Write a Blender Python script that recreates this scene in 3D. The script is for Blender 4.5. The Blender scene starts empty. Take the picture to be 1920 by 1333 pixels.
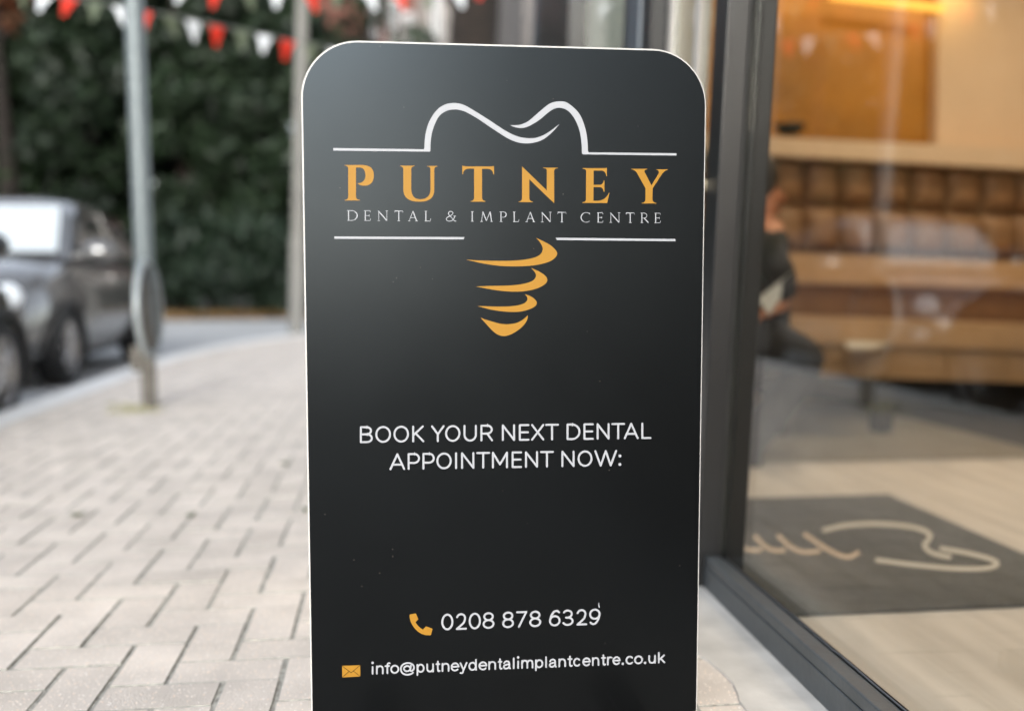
import bpy, bmesh, math, random
import numpy as np
from mathutils import Vector, Matrix
from mathutils.geometry import tessellate_polygon

random.seed(7); rng = np.random.default_rng(11)
S = bpy.context.scene
COL = S.collection
R = math.radians

# ------------------------------------------------------------------ camera
F_PX, W_PX, H_PX, CAM_H = 1867.0, 1920.0, 1333.0, 0.714
YAW = math.atan(225 / F_PX) * 1.0
PIT = math.atan(146.5 / F_PX)
AX_R = Vector((math.cos(YAW), -math.sin(YAW), 0))
AX_F = Vector((math.sin(YAW) * math.cos(PIT), math.cos(YAW) * math.cos(PIT), -math.sin(PIT)))
AX_U = AX_R.cross(AX_F)
CAM = Vector((0, 0, CAM_H))
cd = bpy.data.cameras.new('camera'); cam = bpy.data.objects.new('camera', cd); COL.objects.link(cam)
m = Matrix((AX_R, AX_U, -AX_F)).transposed().to_4x4(); m.translation = CAM
cam.matrix_world = m
cd.sensor_width = 36; cd.lens = 36 * F_PX / W_PX; cd.clip_start = 0.05; cd.clip_end = 600
cd.dof.use_dof = True; cd.dof.focus_distance = 1.46; cd.dof.aperture_fstop = 1.45
S.camera = cam

# ------------------------------------------------------------------ sky, sun, exposure
wd = bpy.data.worlds.new('World'); S.world = wd; wd.use_nodes = True
nt = wd.node_tree; bg = nt.nodes['Background']
SUN_EL, SUN_AZ = R(20), R(187)
sky = nt.nodes.new('ShaderNodeTexSky'); sky.sky_type = 'NISHITA'; sky.sun_disc = False
sky.sun_elevation = SUN_EL; sky.sun_rotation = SUN_AZ
sky.air_density = 1.0; sky.dust_density = 1.5; sky.ozone_density = 1.0
hs = nt.nodes.new('ShaderNodeHueSaturation'); hs.inputs['Saturation'].default_value = 0.4
nt.links.new(sky.outputs[0], hs.inputs['Color']); nt.links.new(hs.outputs[0], bg.inputs['Color'])
bg.inputs['Strength'].default_value = 0.15
sl = bpy.data.lights.new('sun', 'SUN'); sun = bpy.data.objects.new('sun', sl); COL.objects.link(sun)
sl.energy = 0.5; sl.angle = R(11); sl.color = (0.86, 0.95, 1.0)
sd = Vector((math.sin(SUN_AZ) * math.cos(SUN_EL), math.cos(SUN_AZ) * math.cos(SUN_EL), math.sin(SUN_EL)))
sun.rotation_euler = sd.to_track_quat('Z', 'Y').to_euler()
sun.location = sd * 30
S.view_settings.view_transform = 'Standard'; S.view_settings.look = 'None'
S.view_settings.exposure = 1.88; S.view_settings.gamma = 1.0; S.view_settings.use_curve_mapping = False
S.render.engine = 'CYCLES'
S.cycles.use_denoising = True
S.cycles.max_bounces = 10; S.cycles.transparent_max_bounces = 16
S.cycles.caustics_reflective = False; S.cycles.caustics_refractive = False
S.cycles.sample_clamp_indirect = 8

# ------------------------------------------------------------------ helpers
def ray(px, py):
    return AX_R * ((px - W_PX / 2) / F_PX) + AX_U * (-(py - H_PX / 2) / F_PX) + AX_F
def at_z(px, py, z=0.0):
    d = ray(px, py); return CAM + d * ((z - CAM_H) / d.z)
def at_y(px, py, y):
    d = ray(px, py); return CAM + d * (y / d.y)
def project(p):
    v = p - CAM; f = v.dot(AX_F)
    return (W_PX / 2 + F_PX * v.dot(AX_R) / f, H_PX / 2 - F_PX * v.dot(AX_U) / f, f)
LEAN = Vector((0.004, -0.060, 1.0))            # the street falls away from the camera: plumb things lean this way against the paving

def mat(name, col, rough=0.6, metal=0.0, var=0.0, vscale=8.0, bump=0.0, bscale=60.0, spec=0.5, coat=0.0, rand=0.0, speck=None, detail=4):
    m = bpy.data.materials.new(name); m.use_nodes = True
    n, l = m.node_tree.nodes, m.node_tree.links
    b = n['Principled BSDF']
    b.inputs['Base Color'].default_value = (*col, 1); b.inputs['Roughness'].default_value = rough
    b.inputs['Metallic'].default_value = metal; b.inputs['Specular IOR Level'].default_value = spec
    b.inputs['Coat Weight'].default_value = coat
    tc = n.new('ShaderNodeTexCoord')
    src = None
    if var or rand or speck:
        nz = n.new('ShaderNodeTexNoise'); nz.inputs['Scale'].default_value = vscale; nz.inputs['Detail'].default_value = detail
        ge = n.new('ShaderNodeNewGeometry')
        l.new(ge.outputs['Position'], nz.inputs['Vector'])
        mr = n.new('ShaderNodeMapRange'); mr.inputs['From Min'].default_value = 0.3; mr.inputs['From Max'].default_value = 0.7
        mr.inputs['To Min'].default_value = 1 - var; mr.inputs['To Max'].default_value = 1 + var
        l.new(nz.outputs['Fac'], mr.inputs['Value'])
        fac = mr.outputs[0]
        if rand:
            oi = n.new('ShaderNodeObjectInfo'); m2 = n.new('ShaderNodeMapRange')
            m2.inputs['To Min'].default_value = 1 - rand; m2.inputs['To Max'].default_value = 1 + rand
            l.new(oi.outputs['Random'], m2.inputs['Value'])
            mu = n.new('ShaderNodeMath'); mu.operation = 'MULTIPLY'
            l.new(fac, mu.inputs[0]); l.new(m2.outputs[0], mu.inputs[1]); fac = mu.outputs[0]
        vm = n.new('ShaderNodeVectorMath'); vm.operation = 'SCALE'; vm.inputs[0].default_value = col
        l.new(fac, vm.inputs['Scale']); src = vm.outputs[0]
        if speck:
            scol, sscale, thr = speck
            vo = n.new('ShaderNodeTexVoronoi'); vo.inputs['Scale'].default_value = sscale
            l.new(ge.outputs['Position'], vo.inputs['Vector'])
            sp = n.new('ShaderNodeSeparateColor'); l.new(vo.outputs['Color'], sp.inputs[0])
            lt = n.new('ShaderNodeMath'); lt.operation = 'LESS_THAN'; lt.inputs[1].default_value = thr
            l.new(sp.outputs[0], lt.inputs[0])
            d2 = n.new('ShaderNodeMath'); d2.operation = 'LESS_THAN'; d2.inputs[1].default_value = 0.42
            l.new(vo.outputs['Distance'], d2.inputs[0])
            mm = n.new('ShaderNodeMath'); mm.operation = 'MULTIPLY'; l.new(lt.outputs[0], mm.inputs[0]); l.new(d2.outputs[0], mm.inputs[1])
            mx = n.new('ShaderNodeMix'); mx.data_type = 'RGBA'
            l.new(mm.outputs[0], mx.inputs['Factor']); l.new(src, mx.inputs['A'])
            tint = n.new('ShaderNodeMix'); tint.data_type = 'RGBA'
            l.new(sp.outputs[1], tint.inputs['Factor']); tint.inputs['A'].default_value = (*scol, 1)
            tint.inputs['B'].default_value = (scol[0], scol[1] * 0.78, scol[2] * 0.6, 1)
            l.new(tint.outputs['Result'], mx.inputs['B']); src = mx.outputs['Result']
        l.new(src, b.inputs['Base Color'])
    if bump:
        n2 = n.new('ShaderNodeTexNoise'); n2.inputs['Scale'].default_value = bscale; n2.inputs['Detail'].default_value = 5
        g2 = n.new('ShaderNodeNewGeometry'); l.new(g2.outputs['Position'], n2.inputs['Vector'])
        bp = n.new('ShaderNodeBump'); bp.inputs['Strength'].default_value = bump; bp.inputs['Distance'].default_value = 0.02
        l.new(n2.outputs['Fac'], bp.inputs['Height']); l.new(bp.outputs[0], b.inputs['Normal'])
    return m

def emit(name, col, strength):
    m = bpy.data.materials.new(name); m.use_nodes = True
    b = m.node_tree.nodes['Principled BSDF']
    b.inputs['Base Color'].default_value = (*col, 1); b.inputs['Emission Color'].default_value = (*col, 1)
    b.inputs['Emission Strength'].default_value = strength
    return m

def glass(name, tint=(0.93, 0.95, 0.93)):
    m = bpy.data.materials.new(name); m.use_nodes = True
    n, l = m.node_tree.nodes, m.node_tree.links
    n.remove(n['Principled BSDF']); out = n['Material Output']
    tr = n.new('ShaderNodeBsdfTransparent'); tr.inputs[0].default_value = (*tint, 1)
    gl = n.new('ShaderNodeBsdfGlossy'); gl.inputs['Roughness'].default_value = 0.0
    gl.inputs['Color'].default_value = (1, 1, 1, 1)
    fr = n.new('ShaderNodeFresnel'); ge = n.new('ShaderNodeNewGeometry')
    mr = n.new('ShaderNodeMapRange'); mr.inputs['To Min'].default_value = 1.40; mr.inputs['To Max'].default_value = 1 / 1.40
    l.new(ge.outputs['Backfacing'], mr.inputs['Value']); l.new(mr.outputs[0], fr.inputs['IOR'])
    mx = n.new('ShaderNodeMixShader'); l.new(fr.outputs[0], mx.inputs[0]); l.new(tr.outputs[0], mx.inputs[1]); l.new(gl.outputs[0], mx.inputs[2])
    l.new(mx.outputs[0], out.inputs['Surface'])
    return m

class MB:
    """collects shapes, then links them as one mesh object"""
    def __init__(s): s.v = []; s.f = []; s.sm = []
    def add(s, vs, fs, smooth=False):
        o = len(s.v); s.v += [tuple(v) for v in vs]; s.f += [tuple(i + o for i in f) for f in fs]; s.sm += [smooth] * len(fs); return s
    def box(s, x0, x1, y0, y1, z0, z1):
        vs = [(x, y, z) for z in (z0, z1) for y in (y0, y1) for x in (x0, x1)]
        return s.add(vs, [(0, 2, 3, 1), (4, 5, 7, 6), (0, 1, 5, 4), (2, 6, 7, 3), (0, 4, 6, 2), (1, 3, 7, 5)])
    def bbox(s, x0, x1, y0, y1, z0, z1, b=0.004, seg=2):
        bm = bmesh.new(); r = bmesh.ops.create_cube(bm, size=1)
        for v in bm.verts:
            v.co = Vector(((x0 + x1) / 2 + v.co.x * (x1 - x0), (y0 + y1) / 2 + v.co.y * (y1 - y0), (z0 + z1) / 2 + v.co.z * (z1 - z0)))
        bmesh.ops.bevel(bm, geom=bm.edges[:], offset=b, segments=seg, affect='EDGES', profile=0.5)
        return s.bm(bm)
    def bm(s, bm, smooth=False):
        bm.verts.index_update(); s.add([v.co[:] for v in bm.verts], [[v.index for v in f.verts] for f in bm.faces], smooth); bm.free(); return s
    def tube(s, pts, radii, n=12, caps=True):
        pts = [Vector(p) for p in pts]
        if not hasattr(radii, '__len__'): radii = [radii] * len(pts)
        rings = []; up = Vector((0.13, 0.31, 0.94))
        for i, p in enumerate(pts):
            d = (pts[min(i + 1, len(pts) - 1)] - pts[max(i - 1, 0)]).normalized()
            a = d.cross(up)
            if a.length < 1e-3: a = d.cross(Vector((1, 0, 0)))
            a.normalize(); b = d.cross(a)
            rings.append([p + (a * math.cos(t) + b * math.sin(t)) * radii[i] for t in [2 * math.pi * k / n for k in range(n)]])
        vs = [v for r in rings for v in r]; fs = []
        for i in range(len(pts) - 1):
            for k in range(n):
                fs.append((i * n + k, i * n + (k + 1) % n, (i + 1) * n + (k + 1) % n, (i + 1) * n + k))
        s.add(vs, fs, True)
        if caps: s.add(rings[0], [tuple(range(n))]); s.add(rings[-1], [tuple(range(n))])
        return s
    def prism(s, poly, d):
        """poly: list of points, pushed by vector d"""
        n = len(poly); poly = [Vector(p) for p in poly]; d = Vector(d)
        s.add(poly + [p + d for p in poly], [tuple(range(n)), tuple(range(2 * n - 1, n - 1, -1))] + [(i, (i + 1) % n, n + (i + 1) % n, n + i) for i in range(n)])
        return s
    def lathe(s, prof, c, axis, n=24):
        """prof: (r, h) pairs along axis"""
        axis = Vector(axis).normalized(); a = axis.orthogonal().normalized(); b = axis.cross(a); c = Vector(c)
        vs = [c + axis * h + (a * math.cos(2 * math.pi * k / n) + b * math.sin(2 * math.pi * k / n)) * r for r, h in prof for k in range(n)]
        fs = [(i * n + k, i * n + (k + 1) % n, (i + 1) * n + (k + 1) % n, (i + 1) * n + k) for i in range(len(prof) - 1) for k in range(n)]
        return s.add(vs, fs, True)
    def leaned(s, z0=0.0):
        s.v = [(v[0] + LEAN.x * (v[2] - z0), v[1] + LEAN.y * (v[2] - z0), v[2]) for v in s.v]; return s
    def mesh(s, name, material, fix=True):
        me = bpy.data.meshes.new(name); me.from_pydata(s.v, [], s.f); me.update()
        if fix:
            bm = bmesh.new(); bm.from_mesh(me); bmesh.ops.recalc_face_normals(bm, faces=bm.faces[:]); bm.to_mesh(me); bm.free()
        me.polygons.foreach_set('use_smooth', s.sm)
        if material: me.materials.append(material)
        return me
    def build(s, name, material, parent=None, fix=True):
        return link(name, s.mesh(name, material, fix), parent)

def link(name, me, parent=None):
    o = bpy.data.objects.new(name, me); COL.objects.link(o)
    if parent is not None:
        o.parent = parent; o.matrix_parent_inverse = Matrix.Translation(parent_loc(parent)).inverted()
    return o
def parent_loc(p):
    return p.location if p.parent is None else Vector((0, 0, 0))
def tag(o, label=None, cat=None, group=None, kind=None):
    if label: o['label'] = label
    if cat: o['category'] = cat
    if group: o['group'] = group
    if kind: o['kind'] = kind
    return o
def thing(name, label, cat, loc=(0, 0, 0), group=None):
    o = bpy.data.objects.new(name, None); COL.objects.link(o); o.location = loc; o.empty_display_size = 0.1
    return tag(o, label, cat, group)
def struct(o, label=None, cat=None): return tag(o, label, cat, None, 'structure')

def catmull(pts, n=8, closed=False):
    pts = [Vector((p[0], p[1])) for p in pts]; out = []; N = len(pts)
    rngi = range(N if closed else N - 1)
    for i in rngi:
        p1, p2 = pts[i], pts[(i + 1) % N]
        p0 = pts[i - 1] if (closed or i > 0) else p1 * 2 - p2
        p3 = pts[(i + 2) % N] if (closed or i + 2 < N) else p2 * 2 - p1
        for k in range(n):
            t = k / n
            out.append(0.5 * ((2 * p1) + (p2 - p0) * t + (2 * p0 - 5 * p1 + 4 * p2 - p3) * t * t + (3 * p1 - p0 - 3 * p2 + p3) * t ** 3))
    if not closed: out.append(pts[-1])
    return out

# ------------------------------------------------------------------ materials
M = {}
M['block'] = mat('paving_concrete', (0.61, 0.545, 0.485), 0.85, var=0.14, vscale=6, bump=0.25, bscale=240, rand=0.09, speck=((0.95, 0.92, 0.88), 260, 0.13))
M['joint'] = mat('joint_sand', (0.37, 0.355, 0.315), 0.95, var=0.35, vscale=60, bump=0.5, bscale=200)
M['asphalt'] = mat('road_asphalt', (0.42, 0.42, 0.415), 0.85, var=0.08, vscale=1.5, bump=0.3, bscale=90)
M['kerb'] = mat('kerb_concrete', (0.74, 0.73, 0.71), 0.8, var=0.10, vscale=7, bump=0.3, bscale=120, rand=0.05)
M['strip'] = mat('cement_screed', (0.50, 0.48, 0.45), 0.85, var=0.16, vscale=9, bump=0.07, bscale=70)
M['ground'] = mat('soil', (0.10, 0.085, 0.06), 0.95, var=0.3, vscale=2, bump=0.4, bscale=30)
M['board_black'] = mat('satin_black_vinyl', (0.0030, 0.0031, 0.0032), 0.28, spec=0.15, speck=((0.05, 0.05, 0.05), 460, 0.0004))
def rough_noise(m, lo, hi, scale):
    n, l = m.node_tree.nodes, m.node_tree.links
    nz = n.new('ShaderNodeTexNoise'); nz.inputs['Scale'].default_value = scale; nz.inputs['Detail'].default_value = 6
    ge = n.new('ShaderNodeNewGeometry'); l.new(ge.outputs['Position'], nz.inputs['Vector'])
    mr = n.new('ShaderNodeMapRange'); mr.inputs['From Min'].default_value = 0.3; mr.inputs['From Max'].default_value = 0.7
    mr.inputs['To Min'].default_value = lo; mr.inputs['To Max'].default_value = hi
    l.new(nz.outputs['Fac'], mr.inputs['Value']); l.new(mr.outputs[0], n['Principled BSDF'].inputs['Roughness'])
rough_noise(M['board_black'], 0.23, 0.26, 9)
M['board_black'].node_tree.nodes['Principled BSDF'].inputs['Specular Tint'].default_value = (0.66, 0.80, 0.92, 1)
M['board_white'] = mat('white_board_core', (0.42, 0.41, 0.40), 0.5, var=0.05, vscale=60)
M['print_white'] = mat('white_vinyl', (0.29, 0.30, 0.325), 0.5, spec=0.3)
M['print_gold'] = mat('gold_vinyl', (0.285, 0.140, 0.012), 0.5, spec=0.2)
M['frame'] = mat('anthracite_powder_coat', (0.009, 0.0093, 0.010), 0.36, var=0.12, vscale=30, spec=0.45)
M['frame_dark'] = mat('black_rubber', (0.018, 0.018, 0.018), 0.6)
M['silicone'] = mat('silicone', (0.05, 0.055, 0.06), 0.12, spec=0.8)
M['sill'] = mat('dusty_powder_coat', (0.055, 0.064, 0.070), 0.42, var=0.12, vscale=18, bump=0.05, bscale=80)
M['glass'] = glass('shop_glass')
M['film'] = mat('frosted_film', (0.80, 0.77, 0.70), 0.35)
M['film_warm'] = mat('warm_film', (0.62, 0.46, 0.32), 0.4)
M['pale_frame'] = mat('pale_door_frame', (0.42, 0.40, 0.37), 0.4)
M['post_cover'] = mat('blue_grey_cover', (0.055, 0.072, 0.09), 0.35)
M['brass'] = mat('brushed_brass', (0.80, 0.68, 0.48), 0.4, metal=0.0)
M['cream'] = mat('cream_plaster', (0.66, 0.49, 0.345), 0.75, var=0.04, vscale=3)
M['amber'] = mat('amber_veneer', (0.38, 0.165, 0.014), 0.45, var=0.25, vscale=2.2)
M['leather'] = mat('tan_leather', (0.27, 0.145, 0.07), 0.5, var=0.12, vscale=9, bump=0.15, bscale=120)
M['leather_light'] = mat('light_tan_leather', (0.50, 0.32, 0.18), 0.45, var=0.10, vscale=7)
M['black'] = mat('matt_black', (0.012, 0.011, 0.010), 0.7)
M['floor'] = mat('pale_oak_floor', (0.60, 0.57, 0.545), 0.4, var=0.16, vscale=2.5)
def stretch(m, v):
    n, l = m.node_tree.nodes, m.node_tree.links
    for nz in [q for q in n if q.type == 'TEX_NOISE']:
        src = nz.inputs['Vector'].links[0].from_socket
        mp = n.new('ShaderNodeMapping'); mp.inputs['Scale'].default_value = v; mp.inputs['Rotation'].default_value = (0, 0, R(38))
        l.new(src, mp.inputs['Vector']); l.new(mp.outputs[0], nz.inputs['Vector'])
stretch(M['floor'], (6, 0.7, 1))
M['floor_dark'] = mat('grey_floor_tile', (0.20, 0.185, 0.15), 0.4, var=0.12, vscale=3)
M['mat'] = mat('grey_coir', (0.085, 0.085, 0.078), 0.95, var=0.2, vscale=40, bump=0.6, bscale=300)
M['mat_white'] = mat('pale_mat_pile', (0.55, 0.52, 0.47), 0.9)
M['mat_gold'] = mat('peach_mat_pile', (0.58, 0.45, 0.34), 0.9)
M['wall'] = mat('render_wall', (0.20, 0.18, 0.165), 0.85, var=0.15, vscale=2, bump=0.2)
M['dark_render'] = mat('dark_render', (0.10, 0.095, 0.09), 0.85, var=0.1)
M['brick'] = mat('red_brick', (0.16, 0.060, 0.042), 0.85, var=0.4, vscale=3, bump=0.3)
M['white_paint'] = mat('white_paint', (0.42, 0.42, 0.41), 0.5)
M['steel'] = mat('galvanised_steel', (0.135, 0.16, 0.17), 0.42, metal=0.3, var=0.06, vscale=20)
M['rust'] = mat('dirty_steel', (0.12, 0.11, 0.095), 0.7, metal=0.2, var=0.35, vscale=25)
M['concrete'] = mat('weathered_concrete', (0.19, 0.185, 0.17), 0.85, var=0.12, vscale=9)
M['sign_rim'] = mat('pale_sign_rim', (0.30, 0.33, 0.34), 0.35, metal=0.2)
M['sign_back'] = mat('grey_sign_back', (0.20, 0.23, 0.24), 0.45, metal=0.3)
M['car_grey'] = mat('grey_car_paint', (0.17, 0.168, 0.165), 0.26, metal=0.65, coat=1.0)
M['car_black'] = mat('black_car_paint', (0.008, 0.008, 0.009), 0.3, coat=1.0)
M['car_glass'] = mat('car_window', (0.012, 0.016, 0.018), 0.04, spec=1.0, coat=1.0)
M['glare_glass'] = mat('windscreen_painted_glare', (0.46, 0.50, 0.52), 0.08, coat=1.0)  # pale silver base stands in for bright sky reflected in the windscreen
M['dull_pane'] = mat('dull_pane', (0.05, 0.052, 0.055), 0.3)
M['slate'] = mat('slate', (0.09, 0.085, 0.08), 0.8, var=0.2)
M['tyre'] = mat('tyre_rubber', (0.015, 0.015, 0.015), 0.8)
M['alloy'] = mat('wheel_alloy', (0.45, 0.43, 0.42), 0.35, metal=0.8)
M['chrome'] = mat('chrome', (0.8, 0.8, 0.82), 0.08, metal=1.0)
M['lamp_glass'] = mat('headlamp_lens', (0.75, 0.78, 0.80), 0.08, spec=1.0, coat=1.0)
M['red_lens'] = mat('red_lens', (0.35, 0.02, 0.015), 0.15)
M['plate'] = mat('number_plate', (0.72, 0.70, 0.62), 0.5)
M['bark'] = mat('dark_bark', (0.016, 0.011, 0.008), 0.95, var=0.4, vscale=12, bump=0.9, bscale=18)
def leafmat(name, a, b):
    m = mat(name, a, 0.55, var=0.0, spec=0.3)
    n, l = m.node_tree.nodes, m.node_tree.links; p = n['Principled BSDF']
    at_ = n.new('ShaderNodeAttribute'); at_.attribute_name = 'tone'
    mx = n.new('ShaderNodeMix'); mx.data_type = 'RGBA'; mx.inputs['A'].default_value = (*a, 1); mx.inputs['B'].default_value = (*b, 1)
    l.new(at_.outputs['Fac'], mx.inputs['Factor']); l.new(mx.outputs['Result'], p.inputs['Base Color'])
    return m
M['leaf'] = leafmat('evergreen_leaf', (0.005, 0.009, 0.004), (0.020, 0.037, 0.016))
M['leaf_light'] = leafmat('lighter_leaf', (0.010, 0.019, 0.008), (0.046, 0.080, 0.032))
M['ivy'] = leafmat('ivy_leaf', (0.006, 0.011, 0.007), (0.018, 0.034, 0.018))
M['copper'] = leafmat('copper_leaf', (0.05, 0.022, 0.014), (0.20, 0.07, 0.03))
M['litter'] = leafmat('dry_leaf', (0.09, 0.055, 0.025), (0.24, 0.14, 0.05))
M['green_leaf'] = mat('green_leaf', (0.055, 0.075, 0.012), 0.5, var=0.2, vscale=80)
M['moss'] = leafmat('moss', (0.20, 0.20, 0.07), (0.42, 0.39, 0.17))
def cloth(name, col):
    m = mat(name, col, 0.8); n, l = m.node_tree.nodes, m.node_tree.links; p = n['Principled BSDF']
    t = n.new('ShaderNodeBsdfTranslucent'); t.inputs[0].default_value = (*col, 1)
    mx = n.new('ShaderNodeMixShader'); mx.inputs[0].default_value = 0.45
    l.new(p.outputs[0], mx.inputs[1]); l.new(t.outputs[0], mx.inputs[2]); l.new(mx.outputs[0], n['Material Output'].inputs['Surface'])
    return m
M['flag_white'] = cloth('white_flag', (0.80, 0.82, 0.84)); M['flag_red'] = cloth('red_flag', (0.75, 0.05, 0.025)); M['flag_green'] = cloth('sage_flag', (0.15, 0.18, 0.12))
M['cord'] = mat('bunting_cord', (0.10, 0.11, 0.10), 0.8)
M['skin'] = mat('skin', (0.50, 0.22, 0.13), 0.5); M['cloth_black'] = mat('black_cloth', (0.013, 0.013, 0.014), 0.85, bump=0.3, bscale=60)
M['hair'] = mat('dark_hair', (0.015, 0.010, 0.008), 0.5); M['paper'] = mat('white_paper', (0.75, 0.80, 0.82), 0.6)
M['led'] = emit('warm_led', (1.0, 0.50, 0.08), 0.36); M['downlight'] = emit('warm_downlight', (1.0, 0.78, 0.52), 5.0)

# ------------------------------------------------------------------ ground, road, pavement, kerb
KERB_Z = -0.12
g = MB().add([(-300, -300, -0.16), (300, -300, -0.16), (300, 300, -0.16), (-300, 300, -0.16)], [(0, 1, 2, 3)]).build('ground', M['ground']); struct(g)
g = MB().add([(-8.2, -60, KERB_Z), (40, -60, KERB_Z), (40, 20.2, KERB_Z), (-8.2, 20.2, KERB_Z)], [(0, 1, 2, 3)]).build('road', M['asphalt']); struct(g)
KX = -1.86
edge = [(KX, -12), (KX, -8), (KX, -4), (KX, 0), (KX, 3), (KX, 6), (KX, 8.3), (-1.80, 9.5), (-1.62, 10.6), (-1.30, 11.8), (-0.80, 12.9), (-0.1, 13.8), (1.0, 14.5), (2.5, 14.9), (6, 15.0), (12, 15.0)]
edge = [(p.x, p.y) for p in catmull(edge, 6)]
poly = edge + [(12, -12)]
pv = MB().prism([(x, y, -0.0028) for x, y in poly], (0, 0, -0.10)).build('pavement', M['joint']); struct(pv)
# kerb stones follow the edge
def inset(path, d):
    out = []
    for i, p in enumerate(path):
        a = Vector(path[max(i - 1, 0)]); b = Vector(path[min(i + 1, len(path) - 1)]); t = (b - a).normalized()
        out.append((p[0] - t.y * d, p[1] + t.x * d))
    return out
kb = bpy.data.objects.new('kerb', None); COL.objects.link(kb); struct(kb)
acc = 0; run = [edge[0]]
def kerb_stone(pts):
    o_ = inset(pts, 0.20)
    MB().prism([(x, y, 0.006) for x, y in pts] + [(x, y, 0.006) for x, y in reversed(o_)], (0, 0, -0.16)).build('kerb_stone', M['kerb'], kb)
dense = [edge[0]]
for a, b in zip(edge, edge[1:]):
    a = Vector(a); b = Vector(b); k = max(1, int((b - a).length / 0.15))
    dense += [tuple(a.lerp(b, (i + 1) / k)) for i in range(k)]
i = 0
while i < len(dense) - 1:
    j = i; L_ = 0
    while j < len(dense) - 1 and L_ < 0.9:
        L_ += (Vector(dense[j + 1]) - Vector(dense[j])).length; j += 1
    pts = [Vector(p) for p in dense[i:j + 1]]
    pts[0] = pts[0].lerp(pts[1], 0.03); pts[-1] = pts[-1].lerp(pts[-2], 0.03)
    if pts[0].y > -3 and pts[0].x < 3: kerb_stone([tuple(p) for p in pts])
    i = j

# herringbone blocks
U = 0.1
P0 = at_z(15, 1255)                     # a corner of the pattern that shows in the photograph
GX, GY = 0.0080, 0.0042
hm = MB().bbox(-U + GX / 2, U - GX / 2, -U / 2 + GY / 2, U / 2 - GY / 2, -0.05, 0, 0.0012, 1).mesh('paving_block', M['block'])
vm_ = MB().bbox(-U / 2 + GX / 2, U / 2 - GX / 2, -U + GY / 2, U - GY / 2, -0.05, 0, 0.0012, 1).mesh('paving_block', M['block'])
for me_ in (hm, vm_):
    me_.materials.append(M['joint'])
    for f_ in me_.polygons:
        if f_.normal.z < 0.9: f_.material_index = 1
def inside(x, y):
    if x > 0.60 or y < -3 or y > 14.6: return False
    if y <= 8.3: return x > KX - 0.085
    best = min(edge, key=lambda e: (e[0] - x) ** 2 + (e[1] - y) ** 2); k = edge.index(best)
    a = Vector(edge[max(0, k - 1)]); b = Vector(edge[min(len(edge) - 1, k + 1)]); t = (b - a).normalized()
    return t.cross(Vector((x, y)) - Vector(best)) < 0.085
cells = []
for i in range(-60, 190):
    for k in range(-70, 40):
        for kind in (0, 1):
            # V at cells (i+4k, i),(i+4k, i+1); H at (i+4k+1, i),(i+4k+2, i); P0 is the lower left corner of an H block
            if kind == 0: cx, cy = (i + 4 * k + 0.5 - 1) * U, (i + 1.0) * U
            else: cx, cy = (i + 4 * k + 2.0 - 1) * U, (i + 0.5) * U
            x, y = P0.x + cx, P0.y + cy
            if not inside(x, y): continue
            vis = -1
            if y > 0.8:
                q = project(Vector((x, y, 0)))
                if -40 < q[0] < 1560 and q[1] < 1370 and not (600 < q[0] < 1290): vis = 1 / (q[2] ** 3)
            cells.append((vis, kind, x, y))
cells.sort(key=lambda c: -c[0])
far = MB()
for n_, (vis, kind, x, y) in enumerate(cells):
    if n_ < 300 and vis > 0:
        o = link('paving_block', hm if kind else vm_, pv)
        o.location = (x + random.uniform(-.0012, .0012), y + random.uniform(-.0008, .0008), random.uniform(-0.0012, 0.001))
        o.rotation_euler = (random.uniform(-.006, .006), random.uniform(-.006, .006), random.uniform(-.008, .008))
    else:
        dx, dy = (U, U / 2) if kind else (U / 2, U)
        z = random.uniform(-0.0012, 0.001)
        far.box(x - dx + GX / 2, x + dx - GX / 2, y - dy + GY / 2, y + dy - GY / 2, z - 0.04, z)
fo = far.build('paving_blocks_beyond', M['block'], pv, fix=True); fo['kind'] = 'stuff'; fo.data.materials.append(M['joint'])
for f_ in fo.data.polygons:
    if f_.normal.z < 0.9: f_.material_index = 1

# cement strip along the shopfront, with a crumbled outer edge
out = []; y = -3.0
while y < 5.5:
    out.append((0.575 + random.uniform(-0.012, 0.010) + 0.008 * math.sin(y * 9), y)); y += random.uniform(0.02, 0.06)
cs = MB().prism([(x, yy, 0.004) for x, yy in out] + [(0.72, 5.5, 0.004), (0.72, -3, 0.004)], (0, 0, -0.05)).build('cement_strip', M['strip']); struct(cs)

# ------------------------------------------------------------------ the shop
SX = 0.706                                # street face of the sill
YN = 0.88                                 # the window starts here, just outside the right edge of the photograph
SHOP_LEAN = Vector((0.014, -0.080, 1.0))
shop = thing('shop_building', 'dark framed glass shopfront with a lit tan interior on the right', 'shop building')
def part(mb, name, material, parent=None, lean=True):
    if lean: mb.v = [(v[0] + SHOP_LEAN.x * v[2], v[1] + SHOP_LEAN.y * v[2], v[2]) for v in mb.v]
    return mb.build(name, material, parent or shop)
part(MB().bbox(SX, 0.741, YN, 2.178, 0.0, 0.0535, 0.0015).bbox(SX + 0.001, 0.741, YN, 2.178, 0.0545, 0.078, 0.003), 'sill', M['sill'])
part(MB().box(0.7435, 0.7445, YN, 2.178, 0.03, 0.083).box(0.7545, 0.756, YN, 2.178, 0.02, 0.060), 'glazing_gasket', M['frame_dark'])
part(MB().box(0.745, 0.754, YN, 2.178, 0.012, 2.5), 'glass_pane', M['glass'])
part(MB().bbox(0.7565, 0.772, YN, 2.178, 0.004, 0.030, 0.003), 'inner_sill', M['frame'])
bead = MB()
bead.tube([(0.7415 + random.uniform(-.0008, .0008), YN + 0.02 + yy * 0.03, 0.0805 + random.uniform(-.001, .001)) for yy in range(42)], 0.0020, 6)
part(bead, 'silicone_bead', M['silicone'])
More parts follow.
